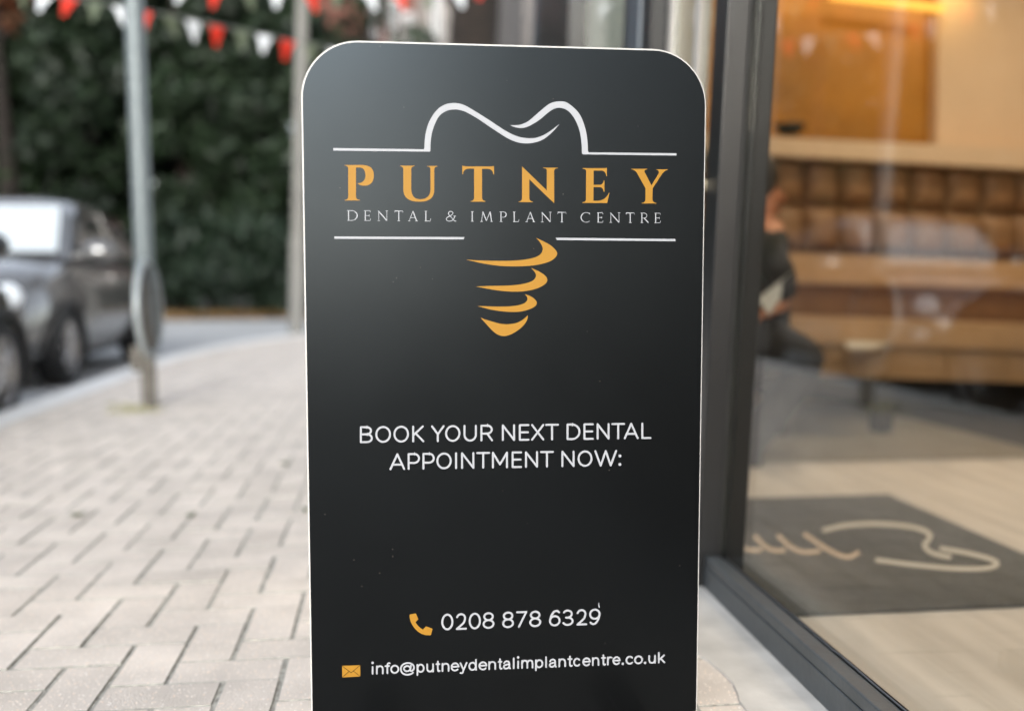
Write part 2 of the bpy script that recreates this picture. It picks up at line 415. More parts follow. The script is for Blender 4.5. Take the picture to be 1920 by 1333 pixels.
# main post beside the door: outer half, dark glazing groove, inner half
part(MB().bbox(0.690, 0.741, 2.18, 2.265, 0.0, 2.5, 0.004), 'frame_post', M['frame'])
part(MB().box(0.7415, 0.7565, 2.195, 2.262, 0.0, 2.5), 'post_groove', M['frame_dark'])
part(MB().bbox(0.757, 0.800, 2.175, 2.265, 0.0, 2.5, 0.004), 'frame_post', M['frame'])
# clear side light, then the door with its pale film
part(MB().box(0.745, 0.753, 2.266, 2.524, 0.02, 2.5), 'glass_pane', M['glass'])
door = part(MB().bbox(0.735, 0.765, 2.530, 2.575, 0.02, 2.2, 0.003).bbox(0.735, 0.765, 2.785, 2.825, 0.02, 2.2, 0.003).bbox(0.736, 0.764, 2.5755, 2.7845, 0.02, 0.12, 0.003), 'door', M['pale_frame'])
part(MB().box(0.746, 0.754, 2.5755, 2.7845, 0.121, 2.2), 'door_glass', M['glass'], door)
part(MB().box(0.757, 0.760, 2.5755, 2.7845, 0.60, 2.2), 'frosted_film', M['film_warm'], door)
hz = at_y(1335, 347, 2.25).z
part(MB().tube([(0.672, 2.335, hz), (0.745, 2.335, hz)], 0.011).tube([(0.672, 2.335, hz + 0.012), (0.672, 2.335, hz - 0.012)], 0.012), 'door_handle', M['brass'], door)
# second post, with a raised blue grey middle
part(MB().bbox(0.690, 0.80, 2.83, 2.935, 0.0, 2.5, 0.004).bbox(0.690, 0.80, 3.095, 3.17, 0.0, 2.5, 0.004), 'frame_post', M['frame'])
part(MB().bbox(0.680, 0.79, 2.937, 3.093, 0.0, 2.5, 0.01), 'post_cover', M['post_cover'])
part(MB().box(0.746, 0.754, 3.175, 4.13, 0.08, 2.5), 'glass_pane', M['glass'])
part(MB().box(0.758, 0.761, 3.175, 4.13, 0.08, 2.5), 'frosted_film', M['film'])
part(MB().bbox(SX, 0.77, 3.175, 4.13, 0.0, 0.078, 0.003), 'sill', M['sill'])
part(MB().bbox(0.685, 1.0, 4.15, 5.0, 0.0, 2.5, 0.005), 'corner_pier', M['frame'])
part(MB().box(0.705, 0.98, 5.005, 5.34, 0.0, 2.5), 'corner_pier', M['post_cover'])
part(MB().bbox(0.655, 1.0, -9, 5.3, 2.505, 3.05, 0.01), 'fascia', M['frame'])
part(MB().box(0.73, 1.0, -9, 5.3, 3.055, 7.0), 'upper_wall', M['dark_render'])
part(MB().box(SX, 1.0, -9, YN - 0.002, 0.0, 2.5), 'street_wall', M['frame'])
part(MB().box(0.70, 6.4, -9, 5.8, 7.01, 7.2), 'roof', M['concrete'])
part(MB().box(1.005, 6.2, -2.4, 5.7, 2.66, 2.80), 'ceiling', M['cream'])
part(MB().box(1.005, 6.2, -2.40, -2.2, 0.0, 2.655), 'side_wall', M['cream'])
part(MB().box(6.0, 6.2, -2.195, 5.8, 0.0, 2.655), 'rear_wall', M['cream'])
YW = 5.35
part(MB().box(1.0, 5.995, YW, YW + 0.25, 0.0, 7.0), 'end_wall', M['cream'], lean=False)
sf = MB().add([(0.80, -2.3, 0.003), (6.1, -2.3, 0.003), (6.1, 5.6, 0.003), (0.80, 5.6, 0.003)], [(0, 1, 2, 3)]).build('shop_floor', M['floor']); struct(sf)
fz = at_z(1700, 866).y
sf = MB().add([(0.80, fz, 0.007), (6.1, fz, 0.007), (6.1, 5.6, 0.007), (0.80, 5.6, 0.007)], [(0, 1, 2, 3)]).build('shop_floor_tiles', M['floor_dark']); struct(sf)
def pxprism(mb, pts, y, d):
    return mb.prism([at_y(px, py, y) for px, py in pts], (0, d, 0))
pxprism(MB(), [(1290, -60), (1757, -60), (1753, 272), (1290, 246)], 5.28, 0.05).build('amber_panel', M['amber'], shop)
pxprism(MB(), [(1762, -80), (2250, -80), (2250, 302), (1757, 275)], 5.20, 0.13).build('cream_panel', M['cream'], shop)
pxprism(MB(), [(1300, 247), (1455, 257), (1770, 272), (2250, 298), (2250, 335), (1920, 317), (1450, 291), (1300, 282)], 5.02, 0.25).build('wall_ledge', M['cream'], shop)
pxprism(MB(), [(1560, -14), (1772, 10), (1770, 22), (1560, -2)], 5.10, 0.03).build('light_strip', M['led'], shop)
# ceiling lights of the lit room
for k, (x, y) in enumerate([(1.7, 0.6), (1.7, 2.6), (3.0, 0.6), (3.0, 2.6), (2.2, 4.3), (3.4, 4.3)]):
    lt = thing('downlight', 'round warm ceiling downlight in the lit shop, ' + ['nearest the street and the board', 'over the entrance mat', 'deep inside, nearest the camera', 'deep inside, level with the mat', 'above the black bench', 'above the banquette'][k], 'ceiling light', (x, y - 0.16, 2.655), 'downlights in the shop ceiling')
    MB().lathe([(0.075, 0), (0.095, 0), (0.095, -0.015), (0.075, -0.015)], lt.location, (0, 0, 1)).build('bezel', M['white_paint'], lt)
    MB().add([lt.location + Vector((0.075 * math.cos(t), 0.075 * math.sin(t), -0.008)) for t in [2 * math.pi * i / 20 for i in range(20)]], [tuple(range(20))]).build('lens', M['downlight'], lt)
    ld = bpy.data.lights.new('downlight_lamp', 'AREA'); ld.shape = 'DISK'; ld.size = 0.14; ld.energy = 4.7; ld.color = (1.0, 0.80, 0.58)
    lo = bpy.data.objects.new('downlight_lamp', ld); COL.objects.link(lo); lo.parent = lt; lo.location = (0, 0, -0.03)
ld = bpy.data.lights.new('strip_lamp', 'AREA'); ld.shape = 'RECTANGLE'; ld.size = 1.3; ld.size_y = 0.05; ld.energy = 0.8; ld.color = (1.0, 0.62, 0.2)
lo = bpy.data.objects.new('strip_lamp', ld); COL.objects.link(lo); lo.location = at_y(1620, -30, 5.1); lo.rotation_euler = (R(25), 0, 0); lo.parent = shop

# banquette
bq = thing('banquette', 'long tan leather banquette with tufted back behind the glass', 'banquette', at_z(1750, 790))
def pad(c4, y, d, bulge, name, material, parent):
    """a pillow over four pixel corners tl,tr,br,bl at depth y"""
    n = 6; a = [at_y(px, py, y) for px, py in c4]; vs = []; fs = []
    for j in range(n + 1):
        for i in range(n + 1):
            u, v = i / n, j / n
            p = a[0].lerp(a[1], u).lerp(a[3].lerp(a[2], u), v)
            b = (max(0, 1 - (2 * u - 1) ** 4) * max(0, 1 - (2 * v - 1) ** 4)) ** 0.5
            vs.append(p + Vector((0, d - (bulge + d) * b if b < 1e-6 else -bulge * b, 0)))
    fs = [(j * (n + 1) + i, j * (n + 1) + i + 1, (j + 1) * (n + 1) + i + 1, (j + 1) * (n + 1) + i) for j in range(n) for i in range(n)]
    return MB().add(vs, fs, True).build(name, material, parent)
pxprism(MB(), [(1290, 262), (2250, 312), (2250, 560), (1290, 520)], 5.19, 0.1).build('back_frame', M['leather'], bq)
for r_ in range(2):
    for k in range(13):
        x0 = 1310 + k * 66; x1 = x0 + 64
        def yy(x, f): 
            t = 292 + (x - 1450) * 0.052; b = 472 + (x - 1450) * 0.04
            return t + (b - t) * f
        f0, f1 = r_ * 0.5, r_ * 0.5 + 0.485
        pad([(x0, yy(x0, f0)), (x1, yy(x1, f0)), (x1, yy(x1, f1)), (x0, yy(x0, f1))], 5.15, 0.03, 0.05, 'tufted_panel', M['leather'], bq)
def bar(pts, y, d, name, material, r=0.03):
    return pxprism(MB(), pts, y, d).build(name, material, bq)
bar([(1440, 472), (2250, 504), (2250, 552), (1440, 528)], 4.95, 0.15, 'lumbar_roll', M['leather_light'])
bar([(1440, 529), (2250, 553), (2250, 640), (1440, 600)], 5.06, 0.1, 'lower_back', M['leather'])
bar([(1440, 592), (2250, 622), (2250, 668), (1440, 640)], 4.62, 0.5, 'seat_cushion', M['leather_light'])
for k in range(7):
    x0 = 1440 + k * 112; x1 = x0 + 110
    f = lambda x: (x - 1440) * 0.033
    bar([(x0, 641 + f(x0)), (x1, 641 + f(x1)), (x1, 702 + f(x1)), (x0, 702 + f(x0))], 4.66, 0.3, 'seat_front_panel', M['leather_light'])
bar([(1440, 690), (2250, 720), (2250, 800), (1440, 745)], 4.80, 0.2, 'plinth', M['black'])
floor_sheet = MB().prism([at_z(px, py, 0.012) for px, py in [(1424, 711), (1920, 836), (2150, 894), (2150, 760), (1424, 700)]], (0, 0, -0.004)).build('dark_floor_sheet', M['black'])  # flat black sheet laid over the floor below the banquette
tag(floor_sheet, 'black sheet on the floor below the tan banquette', 'floor_sheet')
mn = MB().prism([at_y(*p) for p in [(1582, 640, 4.60), (1670, 644, 4.60), (1640, 655, 4.45), (1590, 655, 4.45)]], (0, 0, 0.004)).build('menu_sheet', M['mat_white'])
tag(mn, 'pale paper sheet lying at the edge of the tan seat', 'paper')
bw = thing('bowl', 'small black bowl on the cream ledge beside the frame post', 'bowl', at_y(1480, 252, 5.08))
MB().lathe([(0.0, 0), (0.05, 0), (0.085, 0.05), (0.08, 0.05), (0.045, 0.008), (0.0, 0.008)], bw.location, (0, 0, 1)).build('bowl_body', M['black'], bw)

# black bench the person sits on
bb = thing('black_bench', 'low black bench with one square leg under the seated person', 'bench', at_z(1612, 800))
pxprism(MB(), [(1330, 690), (1612, 722), (1628, 750), (1330, 722)], 4.2, 0.35).build('seat', M['black'], bb)
for px in (1596, 1400):
    q = at_z(px, 800); MB().bbox(q.x, q.x + 0.075, 4.25, 4.33, 0.008, 0.25, 0.004).build('leg', M['black'], bb)

# person, seated behind the post
def skin_mesh(name, nodes, edges, material, parent, sub=2):
    me = bpy.data.meshes.new(name); me.from_pydata([n[0] for n in nodes], edges, [])
    o = bpy.data.objects.new(name, me); COL.objects.link(o)
    sk = o.modifiers.new('skin', 'SKIN'); sk.use_smooth_shade = True
    for i, n in enumerate(nodes):
        r = n[1]; r = (r, r) if not hasattr(r, '__len__') else r
        me.skin_vertices[0].data[i].radius = r
    me.skin_vertices[0].data[0].use_root = True
    ss = o.modifiers.new('sub', 'SUBSURF'); ss.levels = sub; ss.render_levels = sub
    dg = bpy.context.evaluated_depsgraph_get(); dg.update()
    m2 = bpy.data.meshes.new_from_object(o.evaluated_get(dg)); m2.name = name
    m2.materials.clear(); m2.materials.append(material)
    bpy.data.objects.remove(o); o = link(name, m2, parent); return o
YP = 3.75
pp = lambda px, py, dy=0: at_y(px - (26 if py < 430 else 4), py, YP + dy)
person = thing('person', 'person in black clothes seated with a pale sheet, half hidden by the door post', 'person', at_z(1450, 890))
nodes = [(pp(1405, 640), 0.16), (pp(1412, 560), 0.145), (pp(1425, 480), (0.15, 0.13)), (pp(1436, 442), 0.10), (pp(1446, 418), 0.055), (pp(1448, 385), 0.085), (pp(1446, 345), 0.09), (pp(1444, 318), 0.05),
         (pp(1440, 462, -0.17), 0.065), (pp(1474, 520, -0.24), 0.052), (pp(1478, 560, -0.20), 0.038),
         (pp(1440, 462, 0.17), 0.065), (pp(1470, 525, 0.22), 0.052), (pp(1480, 555, 0.10), 0.038),
         (pp(1440, 650, -0.10), 0.115), (pp(1530, 668, -0.14), 0.085), (pp(1470, 760, -0.14), 0.065), (pp(1405, 850, -0.14), 0.045), (pp(1425, 885, -0.16), 0.04),
         (pp(1440, 650, 0.10), 0.115), (pp(1530, 668, 0.14), 0.085), (pp(1460, 750, 0.14), 0.065), (pp(1400, 835, 0.14), 0.045), (pp(1425, 862, 0.14), 0.04)]
edges = [(0, 1), (1, 2), (2, 3), (3, 4), (4, 5), (5, 6), (6, 7), (3, 8), (8, 9), (9, 10), (3, 11), (11, 12), (12, 13), (0, 14), (14, 15), (15, 16), (16, 17), (17, 18), (0, 19), (19, 20), (20, 21), (21, 22), (22, 23)]
body = skin_mesh('body', nodes, edges, M['cloth_black'], person)
# skin on the head, neck and hands is the same continuous surface, coloured by region
body.data.materials.append(M['skin'])
zc = pp(1446, 436).z
wr = [nodes[10][0], nodes[13][0]]
for f in body.data.polygons:
    c = f.center
    if c.z > pp(1446, 404).z or (c.z > zc and abs(c.x - nodes[4][0].x) < 0.075): f.material_index = 1
def hand(w, fwd, side):
    fwd = fwd.normalized(); up = Vector((0, 0, 1)); sd = fwd.cross(up).normalized() * side
    nd = [(w, 0.026), (w + fwd * 0.05, 0.030), (w + fwd * 0.085, 0.028)]; ed = [(0, 1), (1, 2)]
    for k, (o_, ln) in enumerate([(-0.030, 0.062), (-0.010, 0.075), (0.010, 0.070), (0.029, 0.052)]):
        b = w + fwd * 0.08 + sd * o_; a = len(nd)
        nd += [(b + fwd * ln * 0.5 - up * 0.01, 0.009), (b + fwd * ln - up * 0.035, 0.008)]; ed += [(2, a), (a, a + 1)]
    a = len(nd); b = w + fwd * 0.03 - sd * 0.03
    nd += [(b - sd * 0.018 + fwd * 0.015, 0.011), (b - sd * 0.02 + fwd * 0.05 - up * 0.01, 0.009)]; ed += [(1, a), (a, a + 1)]
    return skin_mesh('hand', nd, ed, M['skin'], person, 1)
hand(nodes[10][0] + Vector((0.01, 0, -0.01)), Vector((-0.75, 0.25, -0.35)), 1)
hand(nodes[13][0] + Vector((0.01, 0, -0.01)), Vector((-0.75, -0.25, -0.35)), -1)
hd = nodes[6][0]
bm = bmesh.new(); bmesh.ops.create_icosphere(bm, subdivisions=3, radius=1)
for v in bm.verts:
    c = v.co; s_ = 1 + 0.03 * math.sin(9 * c.z + 5 * c.y); v.co = hd + Vector((c.x * 0.118 - 0.045, c.y * 0.112, c.z * 0.135 + 0.02)) * 1.0 + Vector((c.x, c.y, 0)) * 0.004 * s_
MB().bm(bm, True).build('hair', M['hair'], person)
fc = nodes[5][0] + Vector((0.088, -0.0, 0.03))
MB().tube([fc + Vector((-0.01, 0, 0.025)), fc + Vector((0.018, 0, -0.012)), fc + Vector((-0.01, 0, -0.018))], [0.008, 0.014, 0.008], 8).build('nose', M['skin'], person)
MB().tube([fc + Vector((-0.012, -0.03, -0.045)), fc + Vector((0.0, 0, -0.045)), fc + Vector((-0.012, 0.03, -0.045))], [0.004, 0.008, 0.004], 8).build('mouth', M['red_lens'], person)
for s_ in (-1, 1):
    MB().lathe([(0.0, 0.012), (0.008, 0.008), (0.011, 0)], fc + Vector((-0.02, s_ * 0.033, 0.035)), (1, s_ * 0.3, 0), 10).build('eye', M['black'], person)
pr = MB().prism([pp(1424, 560, -0.28), pp(1486, 512, -0.28), pp(1492, 528, -0.22), pp(1446, 590, -0.24)], (0.004, 0.006, 0.002)).build('paper_sheet', M['paper'])
tag(pr, 'white sheet held by the seated person at the door post', 'paper')

# entrance mat with its woven mark
mx1 = at_z(1670, 935).x; my0 = at_z(1600, 1155).y; my1 = at_z(1600, 935).y
em = thing('entrance_mat', 'dark grey entrance mat with pale woven tooth mark inside the glass', 'mat', ((0.81 + mx1) / 2, (my0 + my1) / 2, 0.003))
MB().bbox(0.812, mx1, my0, my1, 0.0035, 0.013, 0.003).build('mat_body', M['mat'], em)

def ribbon2d(pts, w0, w1=None):
    """outline quads of a polyline stroke in 2D with width w0 (or list); returns verts, faces"""
    pts = [Vector((p[0], p[1])) for p in pts]; n = len(pts)
    ws = w0 if hasattr(w0, '__len__') else [w0] * n
    L_, R_ = [], []
    for i, p in enumerate(pts):
        a = pts[max(i - 1, 0)]; b = pts[min(i + 1, n - 1)]
        t = (b - a).normalized()
        nn = Vector((-t.y, t.x))
        if 0 < i < n - 1:
            t1 = (p - a).normalized(); c = max(0.5, abs(nn.dot(Vector((-t1.y, t1.x))))); 
        else: c = 1
        L_.append(p + nn * ws[i] / 2 / c); R_.append(p - nn * ws[i] / 2 / c)
    return L_ + R_, [(i, i + 1, n + i + 1, n + i) for i in range(n - 1)]
def disc2d(p, r, n=12): 
    return [Vector((p[0] + r * math.cos(2 * math.pi * k / n), p[1] + r * math.sin(2 * math.pi * k / n))) for k in range(n)], [tuple(range(n))]
def matmark(paths, w, material, name):
    mb = MB(); lay = 0
    for p in paths:
        p = [(1290 + x / 2.8175, 860 + y / 2.8175) for x, y in p]
        p = catmull(p, 6); v, f = ribbon2d(p, w)
        lay += 1
        mb.add([at_z(q.x, q.y, 0.0145 + lay * 0.0002) for q in v], f)
    mb.build(name, material, em)
matmark([[(712, 378), (830, 352), (980, 343), (1130, 352), (1230, 372), (1278, 400), (1268, 432), (1248, 452), (1270, 485), (1320, 506), (1390, 520)],
         [(1330, 472), (1450, 492), (1570, 520), (1632, 546), (1615, 568), (1540, 580), (1400, 578), (1200, 560), (990, 533)]], 8.2, M['mat_white'], 'woven_tooth_mark')
matmark([[(230, 420), (280, 460), (330, 482), (390, 480)], [(350, 405), (400, 455), (450, 482), (515, 484)], [(472, 400), (530, 455), (600, 490), (700, 488)], [(612, 395), (700, 455), (780, 500), (850, 518), (905, 490)]], 8.2, M['mat_gold'], 'woven_screw_mark')

# ------------------------------------------------------------------ the sign board
YB = 1.45
def on_board(px, py, off=0.0):
    p = at_y(px, py, YB); p.y -= off; return p
tl, tr = on_board(564.5, 180), on_board(1324, 192)
bl, br_ = on_board(583.5, 1333), on_board(1306, 1333)
ztop_l, ztop_r = on_board(668, 78).z, on_board(1225, 91).z
XL, XR = (tl.x + bl.x) / 2, (tr.x + br_.x) / 2
ZT = (on_board(640, 78).z + on_board(1240, 91).z) / 2
BZ0 = 0.045
sb = thing('sign_board', 'black pavement sign board with white rim and gold lettering by the shop door', 'sign', ((XL + XR) / 2, YB, 0))
def rounded(xl, xr, z0, z1, r, n=14, y=YB):
    zl, zr = ztop_l - ZT, ztop_r - ZT
    pts = [(xl, z0)]
    pts += [(xl + r - r * math.cos(t), z1 - r + r * math.sin(t)) for t in [math.pi / 2 * k / n for k in range(n + 1)]]
    pts += [(xr - r + r * math.sin(t), z1 - r + r * math.cos(t)) for t in [math.pi / 2 * k / n for k in range(n + 1)]]
    pts += [(xr, z0)]
    return [Vector((x, y, z)) for x, z in pts]
CR = 0.081
MB().prism(rounded(XL, XR, BZ0, ZT, CR), (0, 0.019, 0)).build('core_panel', M['board_white'], sb)
MB().prism(rounded(XL + 0.0022, XR - 0.0014, BZ0, ZT - 0.0024, CR - 0.002, y=YB - 0.0008), (0, 0.0006, 0)).build('black_face', M['board_black'], sb)
MB().prism(rounded(XL + 0.0022, XR - 0.0014, BZ0, ZT - 0.0024, CR - 0.002, y=YB + 0.0194), (0, 0.0006, 0)).build('black_face', M['board_black'], sb)
for x in (XL + 0.10, XR - 0.10):
    MB().bbox(x - 0.025, x + 0.025, YB - 0.20, YB + 0.22, 0.004, 0.044, 0.006).build('foot', M['black'], sb)
print('BOARD', XL, XR, XR - XL, ZT)

class Print:
    def __init__(s): s.mb = MB(); s.k = 0
    def poly(s, pts):
        s.k += 1; o = 0.0012 + s.k * 0.00001
        vs = [on_board(p[0], p[1], o) for p in pts]
        tris = tessellate_polygon([[Vector((p[0], p[1], 0)) for p in pts]])
        s.mb.add(vs, [tuple(t) for t in tris]); return s
    def stroke(s, pts, w, caps=True):
        s.k += 1; o = 0.0012 + s.k * 0.00001
        v, f = ribbon2d(pts, w); s.mb.add([on_board(p.x, p.y, o) for p in v], f)
        if caps:
            for e in (0, -1):
                ww = w[e] if hasattr(w, '__len__') else w
                s.k += 1; o = 0.0012 + s.k * 0.00001
                v, f = disc2d(pts[e], ww / 2); s.mb.add([on_board(p.x, p.y, o) for p in v], f)
        return s
    def build(s, name, material):
        for i, f in enumerate(s.mb.f):      # all faces look at the street
            a, b, c = [Vector(s.mb.v[j]) for j in f[:3]]
            if (b - a).cross(c - a).y > 0: s.mb.f[i] = tuple(reversed(f))
        o = s.mb.build(name, material, sb, fix=False); s.mb = MB(); return o

def path(cmds, ox, oy, sc):
    """L and Q commands in zoomed pixels -> points in photograph pixels"""
    pts = []
    for c in cmds:
        if len(c) == 2: pts.append(Vector(c))
        else:
            a = pts[-1]; q = Vector(c[:2]); b = Vector(c[2:])
            for k in range(1, 9):
                t = k / 8; pts.append(a * (1 - t) ** 2 + q * 2 * t * (1 - t) + b * t * t)
    return [(ox + p.x / sc, oy + p.y / sc) for p in pts]
gold = Print()
gold.poly(path([(35, 90), (245, 90), (366, 95, 366, 205), (366, 322, 255, 322), (215, 322, 182, 297), (272, 290, 272, 205), (268, 118, 205, 118), (165, 118), (165, 445), (170, 478, 208, 482), (208, 488), (38, 488), (38, 482), (78, 478, 78, 445), (78, 130), (75, 98, 35, 95)], 640, 295, 6))
gold.build('gold_letter', M['print_gold'])
gold.poly(path([(662, 97), (822, 97), (822, 103), (786, 108, 786, 135), (786, 360), (790, 475, 890, 475), (1000, 470, 1002, 365), (1002, 135), (1000, 108, 963, 106), (963, 101), (1080, 101), (1080, 107), (1045, 112, 1045, 140), (1045, 370), (1045, 502, 880, 502), (695, 502, 697, 360), (697, 140), (697, 108, 662, 104)], 640, 295, 6))
gold.build('gold_letter', M['print_gold'])
gold.poly(path([(1360, 96), (1380, 106, 1420, 106), (1660, 106), (1700, 106, 1717, 100), (1717, 197), (1710, 197), (1700, 135, 1650, 133), (1582, 133), (1582, 455), (1585, 490, 1620, 495), (1620, 502), (1453, 502), (1453, 496), (1493, 490, 1493, 455), (1493, 131), (1430, 131), (1375, 133, 1367, 193), (1360, 193)], 640, 295, 6))
gold.build('gold_letter', M['print_gold'])
gold.poly(path([(232, 106), (510, 375), (510, 150), (510, 128, 468, 124), (468, 119), (636, 121), (636, 126), (592, 130, 592, 158), (593, 517), (584, 512), (313, 250), (313, 465), (315, 495, 355, 502), (355, 508), (192, 506), (192, 500), (232, 495, 232, 465)], 940, 295, 6))
gold.build('gold_letter', M['print_gold'])
gold.poly(path([(912, 125), (1130, 126), (1165, 126, 1185, 121), (1186, 216), (1178, 216), (1172, 155, 1125, 153), (1036, 153), (1036, 312), (1105, 312), (1145, 310, 1150, 263), (1158, 263), (1158, 389), (1148, 389), (1143, 340, 1105, 338), (1035, 338), (1034, 492), (1080, 492), (1170, 490, 1208, 403), (1215, 403), (1188, 517), (910, 515), (910, 509), (950, 503, 950, 478), (952, 160), (952, 135, 912, 131)], 940, 295, 6))
gold.build('gold_letter', M['print_gold'])
gold.poly(path([(1460, 133), (1638, 133), (1638, 139), (1595, 143, 1612, 175), (1686, 318), (1765, 190), (1780, 150, 1740, 143), (1740, 139), (1868, 139), (1868, 146), (1835, 150, 1805, 190), (1700, 352), (1698, 475), (1702, 510, 1742, 517), (1742, 522), (1576, 522), (1576, 517), (1618, 510, 1618, 478), (1620, 352), (1518, 170), (1495, 142, 1460, 139)], 940, 295, 6))
gold.build('gold_letter', M['print_gold'])


def zpts(pts, ox, oy, sc): return [(ox + x / sc, oy + y / sc) for x, y in pts]
def blob(segs, ox, oy, sc):
    """closed outline from smooth runs that meet in corners"""
    out = []
    for sg in segs: out += [(p.x, p.y) for p in catmull(zpts(sg, ox, oy, sc), 6)][:-1]
    return out
scr = Print()
scr.poly(blob([[(85, 362), (300, 410), (480, 435), (640, 442), (820, 437), (980, 415), (1090, 380), (1150, 335), (1171, 290), (1150, 245), (1090, 190), (1010, 145), (922, 104)],
               [(922, 104), (970, 160), (995, 212), (998, 250), (970, 300), (900, 337), (780, 362), (620, 375), (420, 376), (250, 372), (85, 362)]], 860, 430, 6.35))
scr.build('screw_thread_mark', M['print_gold'])
scr.poly(blob([[(205, 681), (380, 715), (540, 737), (680, 743), (800, 735), (910, 712), (1000, 672), (1045, 632), (1052, 590), (1030, 555), (985, 520), (930, 490), (862, 462)],
               [(862, 462), (900, 505), (918, 540), (913, 575), (880, 612), (800, 642), (680, 663), (520, 672), (350, 675), (205, 681)]], 860, 430, 6.35))
scr.build('screw_thread_mark', M['print_gold'])
scr.poly(blob([[(222, 914), (380, 955), (520, 977), (650, 984), (760, 975), (850, 948), (910, 915), (929, 877), (915, 845), (880, 812), (840, 790), (788, 773)],
               [(788, 773), (812, 805), (818, 832), (808, 855), (770, 885), (690, 907), (580, 918), (430, 919), (320, 916), (222, 914)]], 860, 430, 6.35))
scr.build('screw_thread_mark', M['print_gold'])
scr.poly(blob([[(260, 1051), (330, 1130), (400, 1205), (460, 1250), (530, 1271), (610, 1255), (700, 1205), (770, 1145), (805, 1095), (820, 1055), (822, 1022)],
               [(822, 1022), (770, 1070), (710, 1105), (650, 1122), (560, 1130), (470, 1118), (380, 1092), (310, 1072), (260, 1051)]], 860, 430, 6.35))
scr.build('screw_thread_mark', M['print_gold'])

tooth = Print()
A_up = [(88, 612), (93, 520), (110, 420), (150, 310), (225, 205), (310, 150), (405, 135), (500, 153), (600, 207), (750, 300), (950, 430), (1080, 490), (1200, 508), (1300, 494), (1400, 445), (1520, 356)]
A_dn = [(1520, 356), (1440, 445), (1350, 517), (1260, 552), (1165, 563), (1070, 550), (960, 503), (800, 400), (650, 300), (540, 237), (470, 212), (400, 204), (320, 220), (240, 280), (180, 410), (158, 520), (151, 640)]
B_up = [(993, 370), (1050, 370), (1110, 362), (1190, 325), (1290, 240), (1390, 158), (1450, 128), (1520, 118), (1590, 128), (1670, 185), (1740, 270), (1790, 400), (1812, 520), (1818, 640)]
B_dn = [(1754, 655), (1752, 580), (1735, 450), (1695, 335), (1640, 250), (1585, 204), (1520, 186), (1460, 198), (1400, 235), (1310, 310), (1220, 367), (1160, 392), (1105, 400), (1045, 390), (993, 370)]
z2 = lambda p: zpts(p, 780, 170, 5.647)
la = [(625, 278.2), (794, 280.6)] + [(p.x, p.y) for p in catmull(z2(A_up), 6)]
la += [(p.x, p.y) for p in catmull(z2(A_dn), 6)][1:] + [(806, 285.0), (625, 283.0)]
tooth.poly(la); tooth.build('tooth_outline_mark', M['print_white'])
lb = [(p.x, p.y) for p in catmull(z2(B_up), 6)] + [(1103.5, 286.2), (1268, 288.0), (1268, 292.4), (1093, 290.0), (1091, 288.5)] + [(p.x, p.y) for p in catmull(z2(B_dn), 6)][:-1]
tooth.poly(lb)
tooth.build('tooth_outline_mark', M['print_white'])
rl = Print()
rl.poly([(627, 443.6), (870.8, 444.9), (869, 449.2), (627, 448.0)]); rl.build('rule_line', M['print_white'])
rl = Print()
rl.poly([(1041.8, 446.0), (1266, 448.4), (1266, 452.6), (1044, 450.4)]); rl.build('rule_line', M['print_white'])

